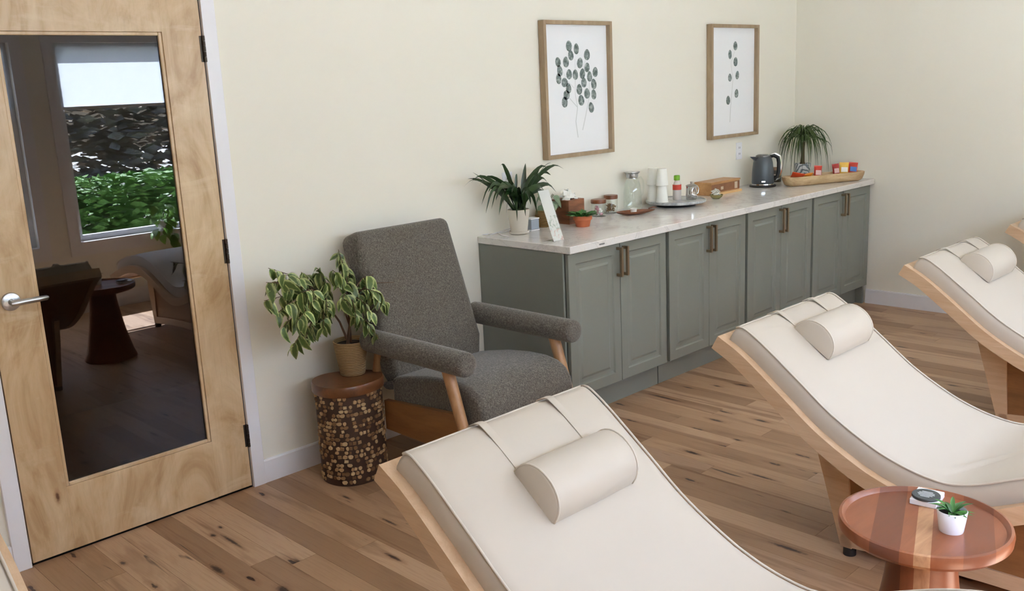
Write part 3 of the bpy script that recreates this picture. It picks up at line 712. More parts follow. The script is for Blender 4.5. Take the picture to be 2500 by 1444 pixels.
# base: slanted end posts, arched bottom beams, inset side panels
BX0, BX1 = .165, LW-.165
def topz(y):
    best = min(range(len(RC)), key=lambda i: abs(RC[i].x-y)); return sw(best, -.05).y
bp = {}
b = B(); prism(b, [(-2.07-YO, .395+.06), (-2.205-YO, topz(-2.2)+.02), (-2.235-YO, .028), (-2.195-YO, .028)], 0, .03); bp['post_h'] = mesh('post', b)
b = B(); prism(b, [(-3.36-YO, topz(-3.36)+.02), (-3.24-YO, topz(-3.24)+.02), (-3.26-YO, .028), (-3.31-YO, .028)], 0, .03); bp['post_f'] = mesh('post', b)
ar = [(-2.195-(1.115*j/14), .028+.034*sin(pi*j/14)) for j in range(15)]
b = B(); prism(b, [(y-YO, z) for y, z in ar]+[(y-YO, z+.05) for y, z in ar[::-1]], 0, .03); bp['beam'] = mesh('arched_beam', b)
pan = [(-2.215, .075)]+[(-2.215-1.075*j/10, .09) for j in range(1, 10)]+[(-3.29, .075)]
tp_ = [(-2.14-1.15*j/14, topz(-2.14-1.15*j/14)+.008) for j in range(15)]
b = B(); prism(b, [(y-YO, z) for y, z in pan]+[(y-YO, z) for y, z in tp_[::-1]], 0, .012); bp['panel'] = mesh('base_panel', b)
b = B(); prism(b, [(-2.10-YO, topz(-2.12)+.015), (-2.125-YO, topz(-2.14)+.015), (-2.225-YO, .04), (-2.20-YO, .04)], BX0+.03, BX1-.03); bp['cross'] = mesh('cross_panel', b)
b = B(); lathe(b, [(0, 0), (.022, 0), (.022, .026), (0, .030)], 16, cap=False); bp['foot'] = mesh('rubber_foot', b, 40)
for k_, mt in (('post_h', 'maple'), ('post_f', 'maple'), ('beam', 'maple'), ('panel', 'panelwood'), ('cross', 'panelwood'), ('foot', 'black')): bp[k_].materials.append(M[mt])
def idx_y(y): return min(range(len(RC)), key=lambda i: abs(RC[i].x-y))
def pillow_mesh(ya, x0, x1, chord=.165, hgt=.082):
    i = idx_y(ya); p, t, n = frame_at(i); o = sw(i, .079)   # upper back edge on the cushion
    b = B(); R = []; ns = 16
    def pt(x, f, h): q = o+t*f*chord+n*h; return (x, q.x-YO, q.y)
    sec = [(0.0, 0.0)]+[(.5-.5*cos(pi*(j/ns)), hgt*(sin(pi*j/ns)**.85)*(1.0 if j/ns < .55 else 1.0)) for j in range(1, ns)]+[(1.0, 0.0)]
    for x, k in ((x0, .93), (x0+.004, .985), (x0+.010, 1), ((x0+x1)/2, 1.015), (x1-.010, 1), (x1-.004, .985), (x1, .93)):
        R.append([pt(x, .5+(f-.5)*k, h*k) for f, h in sec])
    loft(b, R); me = mesh('head_pillow', b, 50); me.materials.append(M['cream'])
    pi_ = []
    for x in (x0+.005, x1-.005):
        b = B(); tube(b, [pt(x, .5+(f-.5)*.99, h*.99+.001) for f, h in sec], .0028, 6)
        pi_.append(mesh('piping', b, 180)); pi_[-1].materials.append(M['seam'])
    st_ = []
    for xs_ in (x0+.012, x1-.045):
        b = B(); line = []
        for j in range(i+1, 2, -1): q = sw(j, .0825 if j > 4 else (.076 if j == 4 else .066)); line.append((q.x, q.y))
        q = sw(3, .055); line.append((q.x+.010, q.y+.002)); q = sw(2, .03); line.append((q.x+.004, q.y)); q = sw(2, -.02); line.append((q.x+.006, q.y))
        loft(b, [[(xs_, y-YO, z), (xs_+.024, y-YO, z), (xs_+.024, y-YO-.001, z-.003), (xs_, y-YO-.001, z-.003)] for y, z in line])
        m_s = mesh('strap', b, 40); m_s.materials.append(M['cream']); st_.append(m_s)
    return me, pi_, st_
def lounger(x, dy, pil_y, label, dz=0, px=(.25, .565)):
    t = thing('lounger', label, 'lounger', (x, YO+dy, 0), 0, 'cream reclining loungers in a row')
    put('side_rail', LM['rail0'], None, t); put('side_rail', LM['rail1'], None, t); put('end_bar', LM['head'], None, t); put('end_bar', LM['foot'], None, t); put('deck', LM['deck'], None, t)
    c = put('cushion', LM['cushion'], None, t); put('piping', LM['piping'], None, c)
    me, pi_, st_ = pillow_mesh(pil_y, *px); p = put('head_pillow', me, None, t)
    for s in pi_: put('piping', s, None, p)
    for s in st_: put('strap', s, None, p)
    for s, xa in ((0, BX0), (1, BX1-.03)):
        put('post', bp['post_h'], None, t, (xa, 0, 0)); put('post', bp['post_f'], None, t, (xa, 0, 0)); put('arched_beam', bp['beam'], None, t, (xa, 0, 0)); put('base_panel', bp['panel'], None, t, (xa+.009, 0, 0))
        for yy in (-2.222, -3.285): put('rubber_foot', bp['foot'], None, t, (xa+.015, yy-YO, 0))
    put('cross_panel', bp['cross'], None, t)
    return t
lounger(.333, .005, -1.967, 'cream lounger nearest the camera, its bolster set lower on the head end')
lounger(1.82, 0, -1.902, 'cream lounger beside the round red-brown table, second in the row')
lounger(3.376, 0, -1.902, 'cream lounger third in the row, in front of the far baseboard')
lounger(4.80, 0, -1.902, 'cream lounger cut off by the right edge, close to the side wall')
lounger(-1.16, .38, -1.902, 'pale lounger corner at the bottom edge left of the door')

# ------------------------------------------------------------------ round table with pot and coaster box
TC = (1.402, -2.70); TZ = .505
tw = NT('acacia_table_wood'); v_ = tw.coords('Object', (1, 1, 1), None, (0, 0, rad(-20))); sp_ = tw.new('SeparateXYZ'); tw.link(v_, sp_.inputs[0])
band = tw.new('TexWhiteNoise', noise_dimensions='1D'); tw.link(tw.math('FLOOR', tw.math('MULTIPLY', tw.math('ADD', sp_.outputs[1], .237), 14.0)), band.inputs['W'])
n_ = tw.noise(tw.coords('Object', (2.5, 14, 6), None, (0, 0, rad(-20))), 2.4, 4, .6, .5)
c_ = tw.ramp(band.outputs[0], [(0, srgb(112, 64, 44)), (.35, srgb(134, 78, 52)), (.7, srgb(150, 90, 58)), (.93, srgb(142, 84, 54)), (1, srgb(190, 140, 98))])
lt = tw.math('MULTIPLY', tw.math('GREATER_THAN', sp_.outputs[1], -.022), tw.math('LESS_THAN', sp_.outputs[1], .016))
c_ = tw.mix(tw.math('MULTIPLY', lt, .85), c_, srgb(196, 152, 112))
c_ = tw.mix(tw.math('MULTIPLY', tw.math('SUBTRACT', n_, .42, True), 2.0, True), c_, srgb(120, 66, 40))
tw.set(Base_Color=c_, Roughness=.3, Specular_IOR_Level=.5)
tt = thing('round_table', 'round red-brown wooden pedestal table with raised rim between two loungers', 'table', (TC[0], TC[1], 0))
b = B(); lathe(b, [(0, TZ-.045), (.16, TZ-.045), (.200, TZ-.040), (.212, TZ-.028), (.214, TZ-.010), (.211, TZ+.001), (.204, TZ+.003), (.198, TZ-.003), (.194, TZ-.008), (0, TZ-.008)], 72, cap=False); obj('tabletop', b, tw.m, tt, 35)
b = B(); lathe(b, [(0, 0), (.165, 0), (.168, .006), (.150, .05), (.115, .20), (.092, .34), (.080, TZ-.044), (0, TZ-.044)], 56, cap=False); obj('pedestal', b, tw.m, tt, 35)
zt = TZ-.008
pw = plain('white_ceramic', srgb(236, 236, 240), .25, var=.01)
p_ = at(2322, 1296, 2, zt); pt_ = thing('potted_succulent', 'small aloe-like succulent in a white cylinder pot on the round table', 'plant', (p_.x, p_.y, zt))
b = B(); pot_mesh(b, .030, .037, .058, .003); obj('pot', b, pw, pt_, 50)
b = B(); lathe(b, [(.033, .047), (0, .049)], 20, cap=False); obj('soil', b, M['soil'], pt_)
rg = random.Random(3)
for k in range(15):
    a = k*2.4; L_ = rg.uniform(.035, .062); up = rg.uniform(.1, .75)
    d = Vector((cos(a), sin(a), 0)); pts = [Vector((0, 0, .048))+d*.004, Vector((0, 0, .05))+d*L_*.5+Vector((0, 0, L_*up*.5)), Vector((0, 0, .05))+d*L_+Vector((0, 0, L_*up*.62))]
    put('leaf', strap_mesh('leaf', pts, .011, M['succ'], 6, .5), None, pt_)
p_ = at(2263, 1223, 2, zt)
cb_ = thing('coaster_box', 'white square box holding a dark round coaster on the round table', 'coaster', (p_.x, p_.y, zt), rad(8))
b = B(); box(b, -.045, .045, -.035, .035, 0, .016); obj('tray', b, pw, cb_, bevel=.002)
b = B(); lathe(b, [(0, .016), (.036, .016), (.037, .018), (.037, .022), (.036, .0235), (0, .0235)], 40, (-.012, 0, 0), cap=False); k_ = obj('coaster', b, plain('slate_coaster', srgb(62, 68, 68), .5), cb_, 40)
b = B()
for j in range(5):
    yy = .016-.008*j; w_ = [.014, .020, .022, .018, .012][j]; box(b, -.012+yy-.0014, -.012+yy+.0014, -w_, w_, .0235, .0238)
obj('script_lines', b, plain('white_ink', srgb(225, 228, 226), .6), k_)

# ------------------------------------------------------------------ things on the countertop
def cpt(u, v, ymax=-.06, z=CH):
    p = at(u, v, 2, z); p.y = min(p.y, ymax); return Vector((p.x, p.y, z))
M['clear'] = glassy('clear_glass', (.96, .97, .96, 1), 1.45, .02, 1.0)
M['terra'] = plain('terracotta', srgb(188, 104, 66), .8, var=.12, scale=30)
M['walnut'] = wood('walnut', srgb(88, 50, 30), srgb(146, 92, 60), (2, 2, 9), .4)
M['walnutlid'] = wood('walnut_lid', srgb(96, 54, 32), srgb(140, 86, 54), (9, 9, 2), .35)
M['cup'] = plain('white_paper_cup', srgb(238, 238, 230), .55, var=.01)
# leafy plant in white pot with saucer
pc = cpt(1268, 571, -.085); pp_ = thing('potted_plant', 'dark strap-leaved plant in a tall off-white pot with saucer at the counter end', 'plant', pc)
potw = plain('off_white_glaze', srgb(214, 206, 192), .45, var=.04)
b = B(); lathe(b, [(0, 0), (.044, 0), (.052, .006), (.053, .016), (.050, .017), (.046, .008), (0, .008)], 40, cap=False); obj('saucer', b, potw, pp_, 40)
b = B(); pot_mesh(b, .044, .058, .122, .005, (0, 0, .008)); obj('pot', b, potw, pp_, 50)
b = B(); lathe(b, [(.050, .112), (0, .116)], 24, cap=False); obj('soil', b, M['soil'], pp_)
rg = random.Random(8); o0 = Vector((0, 0, .115))
def strap_to(u, v, dy, lift, w, droop=0, fold=.3, mt='strap'):
    tp = at(u, v, 1, pc.y+dy)-pc; s0 = o0+Vector((rg.uniform(-.02, .02), rg.uniform(-.02, .02), 0))
    lift = lift*1.35+.012; w = w*1.55; mid = s0.lerp(tp, .5)+Vector((0, 0, lift)); q = s0.lerp(tp, .8)+Vector((0, 0, lift*.8+droop))
    put('leaf', strap_mesh('leaf', [s0, s0.lerp(mid, .55)+Vector((0, 0, lift*.3)), mid, q, tp], w, M[mt], 12, fold, rg.choice((-1, 1))*rg.uniform(.5, 1.15)), None, pp_)
for u, v, dy, lf, w in [(1131, 458, -.03, .05, .013), (1142, 437, 0, .02, .013), (1154, 421, .03, .0, .011), (1150, 447, -.05, .05, .014), (1186, 521, -.05, .09, .013), (1176, 500, .02, .08, .011), (1218, 526, -.06, .07, .016), (1230, 410, .03, .03, .012), (1222, 405, .02, .04, .012), (1283, 399, .0, .0, .017), (1345, 397, .0, .02, .015), (1376, 413, -.02, .05, .015), (1345, 428, .02, .04, .018), (1336, 445, -.03, .04, .022), (1290, 455, -.03, .03, .016), (1263, 540, -.09, .06, .017), (1283, 528, -.09, .07, .02), (1312, 524, -.06, .07, .024), (1342, 492, -.02, .05, .022), (1236, 522, -.08, .06, .016), (1192, 470, -.04, .05, .018), (1205, 455, .02, .04, .02), (1170, 455, -.02, .06, .015), (1312, 420, .03, .03, .016), (1325, 405, .02, .02, .016), (1330, 470, -.05, .04, .024), (1210, 490, -.06, .06, .018), (1250, 470, -.05, .04, .02), (1300, 470, .03, .04, .022), (1240, 440, .03, .02, .012), (1262, 425, .02, .02, .010), (1358, 470, .01, .05, .02), (1318, 440, -.06, .05, .02), (1228, 500, -.08, .06, .02), (1296, 500, -.09, .06, .022), (1218, 470, -.02, .05, .022), (1340, 415, -.04, .05, .014), (1355, 405, .04, .03, .012), (1275, 490, -.08, .05, .02), (1200, 510, .03, .08, .012)]:
    strap_to(u, v, dy, lf, w)
# woven basket pot with silvery plant
q_ = cpt(1322, 553, -.075); wp = thing('basket_plant', 'small woven straw basket pot with a silvery plant behind the sign', 'plant', q_)
b = B(); lathe(b, [(0, 0), (.036, 0), (.045, .03), (.046, .06), (.040, .092), (.036, .092), (.036, .08), (0, .08)], 32, cap=False); obj('pot', b, M['basket'], wp, 50)
vl = leaf_mesh('leaf', .055, .042, .8, .2, 6, 1, M['varleaf'])
for k in range(14):
    a = rg.uniform(0, 6.3); h = rg.uniform(.11, .20); p = Vector((.045*cos(a)+.035, .03*sin(a)-.01, h))
    put('leaf', vl, None, wp, p, aim((cos(a), sin(a), -.5), roll=rg.uniform(-.5, .5)))
b = B()
for k in range(5): tube(b, [(0, 0, .08), (.012*cos(k*1.3), .012*sin(k*1.3), .11), (.05+.03*cos(k*1.3), .025*sin(k*1.3), .17)], .0018, 5)
obj('stems', b, M['gstem'], wp)
# small speaker and white cord
q_ = cpt(1299, 562, -.10); sp = thing('cube_speaker', 'small pale grey cube speaker with white edges beside the off-white pot', 'speaker', q_, rad(-5))
b = B(); box(b, -.028, .028, -.028, .028, .006, .060); obj('grille', b, plain('grey_mesh', srgb(150, 158, 168), .7), sp, bevel=.003)
b = B(); box(b, -.030, .030, -.030, .030, 0, .006); obj('base_plate', b, M['white'], sp, bevel=.002)
b = B(); box(b, -.030, .030, -.030, .030, .060, .066); obj('top_plate', b, M['white'], sp, bevel=.002)
b = B(); P = [cpt(u, v, -.02)+Vector((0, 0, .004+dz)) for u, v, dz in ((1172, 573, .0), (1178, 577, .004), (1186, 574, .004), (1180, 570, 0), (1196, 576, 0), (1214, 567, .004), (1226, 560, .012), (1240, 560, .010), (1232, 570, .002), (1214, 571, .002), (1226, 577, .0), (1242, 580, .0))]
tube(b, P, .0022, 6); o = obj('power_cord', b, M['white'], None, 180); tag(o, 'looped white power cord on the counter beside the off-white pot', 'cord')
# slim acrylic sign
q_ = cpt(1364, 588); sg = thing('sign_holder', 'slim clear sign holder leaning back at the counter end', 'sign', q_)
lean = -rad(21)
b = B(); box(b, -.037, .037, -.002, 0, 0, .262); o = obj('paper_insert', b, None, sg, rot=(lean, 0, 0))
t = NT('printed_sign_paper'); v_ = t.coords('Object', (30, 1, 22)); nn = t.noise(v_, 2.0, 3); sx = t.new('SeparateXYZ'); t.link(t.new('TexCoord').outputs['Object'], sx.inputs[0])
low = t.math('LESS_THAN', sx.outputs[2], .13); m1 = t.math('MULTIPLY', t.ramp(nn, [(.5, (0, 0, 0)), (.6, (.7, .7, .7))]), low)
hue = t.mix(t.math('GREATER_THAN', sx.outputs[2], .06), srgb(214, 168, 160), srgb(138, 160, 140))
t.set(Base_Color=t.mix(m1, srgb(232, 230, 228), hue), Roughness=.6); o.data.materials.append(t.m)
b = B(); box(b, -.040, .040, -.005, -.0035, 0, .268); obj('acrylic_front', b, M['clear'], sg, rot=(lean, 0, 0))
b = B(); box(b, -.040, .040, -.006, .050, 0, .002); obj('acrylic_foot', b, M['clear'], sg)
# tissue box
q_ = cpt(1390, 549); bx = thing('tissue_box', 'walnut tissue box with a white tissue sticking out', 'tissue box', (q_.x+.065, min(q_.y+.065, -.07), CH))
b = B(); box(b, -.065, .065, -.065, .065, 0, .132); obj('case', b, M['walnut'], bx, bevel=.002)
b = B(); rg = random.Random(2); g = 12
vv = [[b.verts.new((-.055+.11*i/g+.012*sin(j*2.1), -.04+.08*j/g+.01*cos(i*1.7), .132+.048*max(0, 1-((i/g-.45)**2+(j/g-.5)**2)*3.2)*(.55+.75*rg.random()))) for j in range(g+1)] for i in range(g+1)]
for i in range(g):
    for j in range(g): b.faces.new((vv[i][j], vv[i+1][j], vv[i+1][j+1], vv[i][j+1]))
obj('tissue', b, M['cup'], bx, 30)
# terracotta pot
q_ = cpt(1423, 553); tp2 = thing('terracotta_plant', 'low terracotta bowl pot with a dense little green plant', 'plant', q_)
b = B(); lathe(b, [(0, 0), (.036, 0), (.045, .036), (.046, .038), (.051, .038), (.052, .060), (.047, .060), (.045, .052), (0, .052)], 40, cap=False); obj('pot', b, M['terra'], tp2, 40)
b = B(); lathe(b, [(.045, .053), (0, .054)], 20, cap=False); obj('soil', b, M['soil'], tp2)
sl_ = leaf_mesh('leaf', .045, .016, .5, .3, 5, 1, M['succ'])
for k in range(90):
    a = rg.uniform(0, 6.3); r = .04*sqrt(rg.random()); e = rg.uniform(.5, 1.6)*(1-r*10)
    put('leaf', sl_, None, tp2, (r*cos(a), r*sin(a), .05), aim((cos(a)+.1, sin(a), e+.25), roll=rg.uniform(-.5, .5)), (rg.uniform(.9, 1.45),)*3)
# jars
def jar(label, q, r, h, fill, fr):
    t = thing('glass_jar', label, 'jar', q, 0, 'lidded glass jars on the counter')
    b = B(); lathe(b, [(0, 0), (r*.96, 0), (r, .006), (r, h-.02), (r*.93, h-.016), (r*.93, h-.014), (r*.97, h-.02), (r*.97, .008), (0, .004)], 36, cap=False); obj('glass_body', b, M['clear'], t, 40)
    b = B(); lathe(b, [(0, h-.016), (r*1.02, h-.016), (r*1.04, h-.012), (r*1.04, h+.002), (r*1.0, h+.006), (0, h+.006)], 36, cap=False); obj('wooden_lid', b, M['walnutlid'], t, 40)
    for k in range(26 if fill == 'candy' else 40):
        a = rg.uniform(0, 6.3); rr_ = r*.72*sqrt(rg.random()); z = .012+(h*fr)*rg.random()
        if fill == 'candy':
            b = B(); lathe(b, [(0, -.008), (.007, -.005), (.009, 0), (.007, .005), (0, .008)], 8, cap=False); put('candy', mesh('candy', b, 180), [M['cpink'], M['cup']][k % 3 == 0], t, (rr_*cos(a), rr_*sin(a), z), (rg.uniform(0, 3), rg.uniform(0, 3), 0))
        else:
            b = B(); tube(b, [(-.018, 0, 0), (.018, 0, 0)], .0028, 5); put('cinnamon_stick', mesh('cinnamon_stick', b), M['cstick'], t, (rr_*.6*cos(a), rr_*.6*sin(a), z), (rg.uniform(-.5, .5), rg.uniform(-.6, .6), rg.uniform(0, 3)))
M['cpink'] = plain('pink_wrapper', srgb(206, 150, 164), .35, var=.2, scale=80); M['cstick'] = plain('brown_stick', srgb(150, 112, 70), .8, var=.3, scale=50)
jar('lidded glass jar of pink wrapped sweets in front', cpt(1462, 528), .043, .092, 'candy', .48)
jar('lidded glass jar of brown sticks beside the carafe', cpt(1491, 520), .040, .100, 'stick', .42)
# carafe
q_ = cpt(1537, 510, -.07); ca = thing('glass_carafe', 'tall clear glass carafe with a steel pouring lid', 'carafe', q_)
b = B(); pr = [(0, .003), (.050, .003), (.054, .012), (.053, .10), (.045, .150), (.034, .178), (.033, .196)]
lathe(b, [(0, 0)]+[(r+.0022, z) for r, z in pr[1:]]+[(r, z) for r, z in pr[::-1]], 40, cap=False); obj('glass_body', b, M['clear'], ca, 60)
b = B(); lathe(b, [(0, .186), (.031, .186), (.036, .196), (.036, .212), (.047, .220), (.047, .224), (0, .226)], 40, cap=False); obj('steel_lid', b, M['steel'], ca, 40)
b = B(); tube(b, [(.036, -.01, .180), (.062, -.014, .188), (.082, -.018, .165), (.086, -.019, .125), (.078, -.017, .085), (.055, -.012, .062)], [.005, .0055, .006, .006, .0055, .005], 10); obj('handle', b, M['clear'], ca, 180)
# leaf dish with little cup
q_ = cpt(1547, 524); ds = thing('leaf_dish', 'leaf-shaped brown wooden dish in front of the carafe', 'dish', q_, rad(-28))
b = B(); ni, nj = 14, 16
def dsh(s, t):   # s around 0..1 radius, t angle
    a = 2*pi*t; rx = .108*(1+.25*max(0, cos(a))**6); ry = .052; r = s
    return (rx*r*cos(a), ry*r*sin(a), .006+.015*r**3)
V = [[b.verts.new(dsh(i/ni, j/nj)) for j in range(nj)] for i in range(1, ni+1)]; V2 = [[b.verts.new((dsh(i/ni, j/nj)[0]*.97, dsh(i/ni, j/nj)[1]*.97, dsh(i/ni, j/nj)[2]-.006)) for j in range(nj)] for i in range(1, ni+1)]
for A_ in (V, V2):
    for i in range(ni-1):
        for j in range(nj): b.faces.new((A_[i][j], A_[i][(j+1) % nj], A_[i+1][(j+1) % nj], A_[i+1][j]))
    b.faces.new(A_[0])
for j in range(nj): b.faces.new((V[-1][j], V[-1][(j+1) % nj], V2[-1][(j+1) % nj], V2[-1][j]))
obj('bowl', b, M['walnutlid'], ds, 60)
b = B(); tube(b, [(.10, .01, .026), (.13, .02, .030), (.155, .018, .027)], [.004, .004, .002], 8); obj('stalk', b, M['walnutlid'], ds, 180)
o = None; b = B(); lathe(b, [(0, 0), (.016, 0), (.019, .024), (.0195, .026), (.018, .026), (.016, .006), (0, .005)], 28, cap=False); o = obj('tiny_cup', b, M['cup'], None, 40, loc=q_+Vector((0, 0, .0075))); tag(o, 'tiny white cup standing in the leaf-shaped dish', 'cup')
# lazy susan tray
q_ = Vector((3.80, -.205, CH)); tr = thing('serving_tray', 'round grey stone turntable tray on a black base', 'tray', q_)
mb = NT('grey_marble'); n_ = mb.noise(mb.coords('Object'), 9, 6, .65, 2); mb.set(Base_Color=mb.ramp(n_, [(.3, srgb(112, 114, 116)), (.5, srgb(176, 178, 178)), (.7, srgb(206, 206, 204))]), Roughness=.3)
b = B(); lathe(b, [(0, 0), (.118, 0), (.120, .004), (.120, .018), (0, .018)], 48, cap=False); obj('turntable_base', b, M['black'], tr, 40)
b = B(); lathe(b, [(0, .018), (.172, .018), (.181, .022), (.184, .030), (.182, .036), (.176, .036), (.172, .031), (0, .031)], 72, cap=False); obj('tray_disc', b, mb.m, tr, 40)
TT = CH+.031
def onT(u, v): p = at(u, v, 2, TT); return Vector((p.x, p.y, TT))
def ontray(u, v, lim=.145):
    p = onT(u, v); d = Vector((p.x-q_.x, p.y-q_.y, 0))
    return p if d.length < lim else Vector((q_.x, q_.y, TT))+d.normalized()*lim
def cup_me():
    b = B(); lathe(b, [(.0375, 0), (.0385, .002), (.0375, .004), (.0368, .004), (.028, .100), (.0275, .101), (0, .1005), (0, .099), (.027, .099), (.0355, .002)], 32, cap=False); me = mesh('paper_cup', b, 50); me.materials.append(M['cup']); return me
cme = cup_me()
for nm, (u, v) in (('behind the other stack', (-.09, .105)), ('in the front stack beside the green-capped bottle', (-.11, .022))):
    p = Vector((q_.x+u, q_.y+v, TT))
    for k, hh in enumerate(('lower', 'upper')):
        o = put('paper_cup', cme, None, None, p+Vector((0, 0, .1012*k))); tag(o, '%s upturned white paper cup %s' % (hh, nm), 'cup', 'upturned paper cups on the tray')
p = ontray(1653, 488); bt = thing('squeeze_bottle', 'small clear bottle with a bright green cap and red label', 'bottle', p)
b = B(); lathe(b, [(0, 0), (.024, 0), (.026, .004), (.026, .085), (.020, .105), (.014, .116), (.014, .124), (0, .124)], 28, cap=False); obj('bottle_body', b, plain('frosted_plastic', srgb(214, 206, 200), .3), bt, 50)
b = B(); lathe(b, [(0, .120), (.018, .120), (.0185, .124), (.0185, .146), (.016, .150), (0, .150)], 28, cap=False); obj('cap', b, plain('lime_green_cap', srgb(120, 178, 40), .4), bt, 40)
b = B(); lathe(b, [(.0264, .062), (.0266, .064), (.0266, .094), (.0252, .094)], 28, cap=False); obj('label_band', b, plain('red_label', srgb(206, 72, 56), .5), bt, 40)
p = ontray(1688, 487, .13); mg = thing('creamer_jug', 'polished steel creamer jug with lid and handle on the tray', 'jug', p)
b = B(); lathe(b, [(0, 0), (.030, 0), (.033, .004), (.034, .04), (.032, .075), (.034, .082), (.033, .083), (.030, .076), (.031, .04), (.030, .006), (0, .005)], 36, cap=False); obj('jug_body', b, plain('polished_steel', srgb(214, 214, 212), .1, 1., var=.01), mg, 50)
b = B(); lathe(b, [(0, .083), (.033, .083), (.034, .086), (.020, .092), (.006, .095), (.006, .102), (.009, .108), (0, .111)], 30, cap=False); obj('lid', b, plain('brushed_lid', srgb(176, 174, 168), .3, 1.), mg, 50)
b = B(); tube(b, [(.030, -.004, .076), (.050, -.008, .078), (.062, -.010, .060), (.058, -.009, .035), (.034, -.005, .022)], .0042, 10); obj('handle', b, plain('polished_steel_handle', srgb(222, 222, 220), .12, 1., var=.01), mg, 180)
# tea box
tb_ = thing('tea_box', 'low honey-coloured wooden tea box with lid and printed front', 'box', (4.44, -.085, CH))
M['honey'] = wood('honey_wood', srgb(176, 126, 76), srgb(206, 160, 108), (1.2, 8, 8), .4)
b = B(); box(b, -.17, .17, -.062, .062, 0, .075); obj('case', b, M['honey'], tb_, bevel=.0015)
b = B(); box(b, -.174, .174, -.066, .066, .0755, .086); obj('lid', b, M['honey'], tb_, bevel=.0015)
b = B(); box(b, -.166, .166, -.0635, -.062, .018, .070); obj('front_label', b, plain('brown_print', srgb(136, 92, 62), .6, var=.35, scale=18), tb_)
b = B(); box(b, .105, .140, -.0640, -.0635, .022, .066); box(b, -.06, -.03, -.0640, -.0635, .03, .05); obj('print_blocks', b, plain('pale_print', srgb(206, 188, 166), .6), tb_)['kind'] = 'stuff'
b = B(); box(b, -.17, .17, -.080, -.064, 0, .014); obj('ledge', b, plain('light_ledge', srgb(222, 182, 128), .45), tb_)
# bowl of paper packets
q_ = cpt(1749, 485); bw = thing('packet_bowl', 'small olive glass bowl in front of the tea box', 'bowl', q_)
b = B(); lathe(b, [(0, 0), (.022, 0), (.036, .012), (.043, .026), (.041, .026), (.034, .014), (0, .006)], 32, cap=False); obj('bowl_body', b, plain('olive_glass', srgb(140, 132, 84), .2), bw, 50)
for k in range(7):
    b = B(); s = .021; vs = [(-s, -s*.7, 0), (s, -s*.7, .004), (s*.9, s*.7, 0), (-s*.9, s*.7, .006)]
    loft(b, [[(x, y, z) for x, y, z in vs], [(x, y, z+.003) for x, y, z in vs]]); o = obj('sugar_packet', b, M['cup'], None, loc=q_+Vector((rg.uniform(-.018, .018), rg.uniform(-.012, .012), .020+.0045*k)), rot=(rg.uniform(-.7, .7), rg.uniform(-.7, .7), rg.uniform(0, 3)))
    tag(o, 'white paper packet heaped in the olive glass bowl', 'packet', 'white packets in the olive bowl')
# kettle
q_ = Vector((4.875, -.165, CH)); kt = thing('electric_kettle', 'blue-grey electric kettle with a chrome handle on its base', 'kettle', q_, rad(-38))
kb = plain('blue_grey_enamel', srgb(72, 80, 86), .32, var=.02); chrome = plain('chrome', srgb(225, 226, 228), .08, 1., var=.0)
b = B(); lathe(b, [(0, .022), (.072, .022), (.075, .028), (.073, .10), (.066, .165), (.056, .200), (.052, .206), (0, .206)], 48, cap=False); obj('kettle_body', b, kb, kt, 40)
b = B(); lathe(b, [(0, .206), (.050, .206), (.048, .214), (.034, .221), (.010, .223), (0, .223)], 40, cap=False); obj('lid', b, plain('smoked_lid', srgb(120, 126, 128), .25, .6), kt, 40)
b = B(); loft(b, [[(-.048, -.026, .168), (-.048, .026, .168), (-.048, .030, .206), (-.048, -.030, .206)], [(-.070, -.012, .190), (-.070, .012, .190), (-.078, .014, .208), (-.078, -.014, .208)], [(-.086, -.006, .202), (-.086, .006, .202), (-.092, .007, .209), (-.092, -.007, .209)]]); obj('spout', b, kb, kt, 30)
hp = [(.046, 0, .204), (.078, 0, .212), (.108, 0, .196), (.116, 0, .160), (.116, 0, .100), (.104, 0, .062), (.074, 0, .046)]
b = B(); tube(b, hp, [.009, .011, .012, .012, .012, .011, .009], 12, flat=1.3); obj('handle', b, M['black'], kt, 180)
b = B(); tube(b, [(x+.009 if x > .07 else x, y, z+(.008 if z > .19 else 0)-(.006 if z < .07 else 0)) for x, y, z in hp], [.006, .0085, .010, .010, .010, .0085, .006], 12, flat=1.5); obj('handle_trim', b, chrome, kt, 180)
b = B(); lathe(b, [(0, 0), (.088, 0), (.090, .004), (.088, .012), (.078, .016), (0, .016)], 44, cap=False); obj('power_base', b, M['black'], kt, 40)
b = B(); lathe(b, [(.0765, .016), (.0775, .016), (.0765, .022), (.0745, .022)], 44, cap=False); obj('chrome_ring', b, chrome, kt, 40)
bd = put('badge', None, None, kt); b = B(); box(b, -.013, .013, -.0775, -.073, .036, .046); o = obj('badge_plate', b, chrome, bd, bevel=.001, rot=(0, 0, rad(-18)))
# dark canister behind the kettle
cn = thing('canister', 'dark striped canister between the kettle and the ponytail palm', 'canister', (5.175, -.085, CH))
b = B(); lathe(b, [(0, 0), (.044, 0), (.046, .004), (.046, .085), (0, .085)], 32, cap=False); obj('tin', b, plain('dark_olive_tin', srgb(58, 54, 46), .5), cn, 40)
b = B(); lathe(b, [(0, .085), (.047, .085), (.047, .098), (.045, .101), (0, .101)], 32, cap=False); obj('lid', b, plain('brown_tin_lid', srgb(120, 92, 66), .5), cn, 40)
b = B(); lathe(b, [(.0466, .050), (.0468, .050), (.0468, .058), (.0466, .058)], 32, cap=False); obj('stripe', b, M['seam'], cn, 40)
